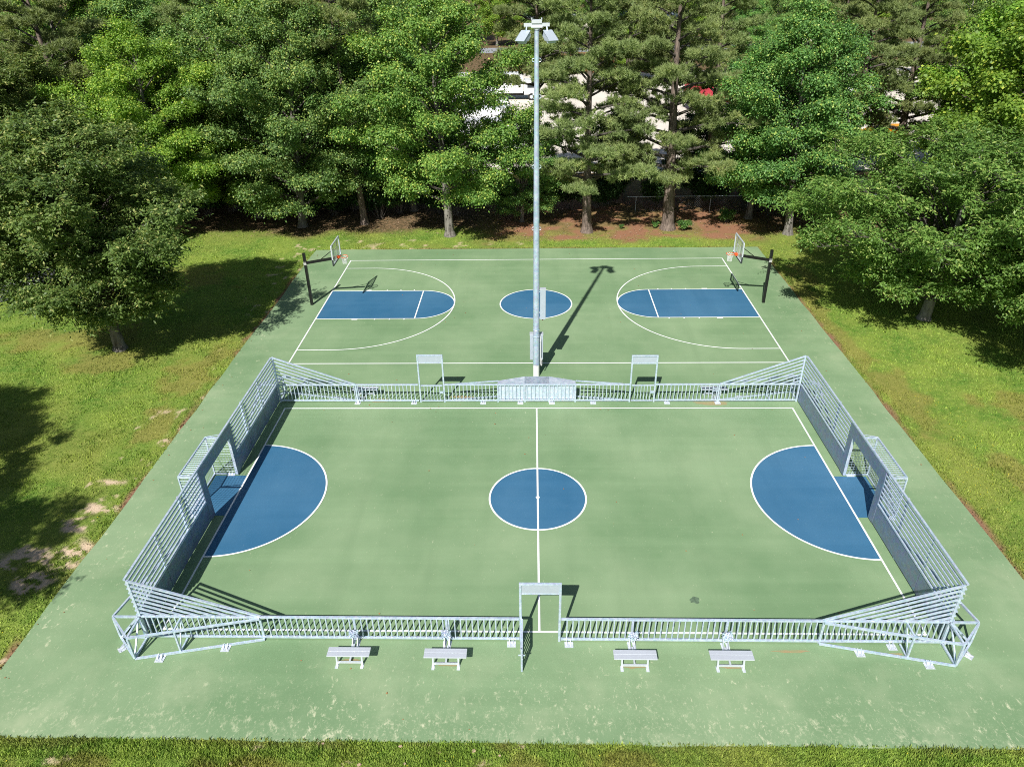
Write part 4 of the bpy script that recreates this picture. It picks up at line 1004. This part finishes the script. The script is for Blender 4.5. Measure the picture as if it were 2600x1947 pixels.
def loader(label, x, y, rz):
    root = thing('wheel_loader', label, 'digger', (x, y, 0), rz, 'yellow wheel loaders on the stone lot')
    MB().plate([(a, -.9, b_) for a, b_ in ((-2.6,.9),(-.4,.8),(-.4,2.0),(-2.3,2.1),(-2.7,1.7))], 1.8, (0,1,0)).build('engine_cover', M['yellow_v'], root, bevel=.05)
    MB().box(-.35, 1.3, -.6, .6, .8, 1.5).build('front_frame', M['yellow_v'], root, bevel=.04)
    cab = MB().box(-.39, .9, -.7, .7, 1.52, 3.0).build('cab', M['glass_dark'], root, bevel=.03); MB().box(-.5, 1.0, -.8, .8, 3.01, 3.14).build('cab_roof', M['yellow_v'], cab, bevel=.03)
    for k in (-.45, .45): MB().beam((.9, k, 1.7), (2.6, k, .9), .16, .3).build('lift_arm', M['yellow_v'], root)
    MB().plate([(a, -1.35, b_) for a, b_ in ((2.5,.15),(3.7,.15),(3.75,.3),(2.9,.45),(2.75,1.25),(2.55,1.2))], 2.7, (0,1,0)).build('bucket', M['yellow_v'], root)
    wheels(root, [(-1.7,-.95),(-1.7,.95),(.9,-.95),(.9,.95)], .75, .5)
loader('yellow wheel loader seen through leaves at the right, the left one of two', 33.6, 46.0, .2)
loader('yellow wheel loader seen through leaves at the right, the right one of two', 37.6, 42.5, 2.9)
def hall(label, x, y, w, d_, h, wallm, roofm, rz=0):
    root = thing('building', label, 'building', (x, y, 0), rz)
    MB().box(-w/2, w/2, -d_/2, d_/2, 0, h).build('wall', M[wallm], root)
    MB().plate([(-w/2-.4,-d_/2-.4,h+.003),(w/2+.4,-d_/2-.4,h+.003),(w/2+.4,0,h+d_*.12),(-w/2-.4,0,h+d_*.12)], .12, (0,0,1)).plate([(-w/2-.4,0.005,h+d_*.12),(w/2+.4,0.005,h+d_*.12),(w/2+.4,d_/2+.4,h+.003),(-w/2-.4,d_/2+.4,h+.003)], .12, (0,0,1)).build('roof', M[roofm], root)
    k = int(w//5)
    for j in range(k):
        xx = -w/2+(j+.5)*w/k; f = MB().box(xx-.9, xx+.9, -d_/2-.05, -d_/2-.004, 1.2, 2.6).build('window', M['alu'], root); MB().box(xx-.8, xx+.8, -d_/2-.06, -d_/2-.0505, 1.3, 2.5).build('pane', M['glass_dark'], f)
M['cream_wall'] = plain('cream_wall', (.72,.68,.60), .8); M['metal_roof'] = plain('pale_metal_roof', (.62,.66,.72), .4, .2, .05); M['brown_wall'] = plain('rusty_brown_wall', (.24,.09,.05), .9, 0, .3, .5)
hall('long pale hall beyond the road behind the pines', 20, 172, 44, 14, 5, 'cream_wall', 'metal_roof')
hall('small pale building beyond the road behind the right pine', 62, 165, 20, 12, 4.5, 'cream_wall', 'metal_roof', .1)
tag(MB().box(7, 24, 105.0, 105.5, 0, 1.9).box(6.8,24.2,104.9,105.6,1.9,2.05).build('retaining_wall', M['brown_wall']), 'low rusty brown wall at the back of the stone lot', 'wall')

# ------------------------------------------------------------------ camera, sun, sky
cam = bpy.data.cameras.new('camera'); co = bpy.data.objects.new('camera', cam); C.objects.link(co); sc.camera = co
pi_, ya, ro = .523039342, .0319300714, -.0178780679
fwd = Vector((0, math.cos(pi_), -math.sin(pi_))); up = Vector((0, math.sin(pi_), math.cos(pi_))); rt = Vector((1,0,0))
Rz = Matrix.Rotation(ya, 3, 'Z'); fwd, up, rt = Rz@fwd, Rz@up, Rz@rt
r2 = math.cos(ro)*rt+math.sin(ro)*up; u2 = -math.sin(ro)*rt+math.cos(ro)*up
mtx = Matrix((( r2.x, u2.x, -fwd.x, CAMP[0]), (r2.y, u2.y, -fwd.y, CAMP[1]), (r2.z, u2.z, -fwd.z, CAMP[2]), (0,0,0,1)))
co.matrix_world = mtx
cam.sensor_width = 36; cam.lens = 1845.0258/2600*36; cam.clip_end = 6000; cam.clip_start = .1
sun = bpy.data.lights.new('sun', 'SUN'); so = bpy.data.objects.new('sun', sun); C.objects.link(so)
tr_ = Vector((.295, .95, -1.0)).normalized()           # direction the light travels
so.rotation_euler = tr_.to_track_quat('-Z', 'Y').to_euler(); sun.energy = 5.0; sun.angle = math.radians(.53); sun.color = (1,.97,.925)
w = bpy.data.worlds.new('World'); sc.world = w; w.use_nodes = True; nt = w.node_tree
sky = nt.nodes.new('ShaderNodeTexSky'); sky.sky_type = 'NISHITA'; sky.sun_disc = False
sky.sun_elevation = math.asin(-tr_.z); sky.sun_rotation = math.atan2(-tr_.x, -tr_.y)
L(nt, sky.outputs[0], nt.nodes['Background'].inputs[0]); nt.nodes['Background'].inputs[1].default_value = .057
vs = sc.view_settings; vs.view_transform = 'Standard'; vs.look = 'None'; vs.gamma = 1; vs.exposure = .28; vs.use_curve_mapping = False
sc.cycles.pixel_filter_type = 'BLACKMAN_HARRIS'; sc.cycles.filter_width = 1.0; sc.cycles.use_denoising = False
sc.cycles.max_bounces = 6; sc.cycles.diffuse_bounces = 3; sc.cycles.transparent_max_bounces = 8
for o in list(bpy.data.objects):
    if o.name.startswith('tmp') and o.type == 'EMPTY' and not o.children: bpy.data.objects.remove(o)
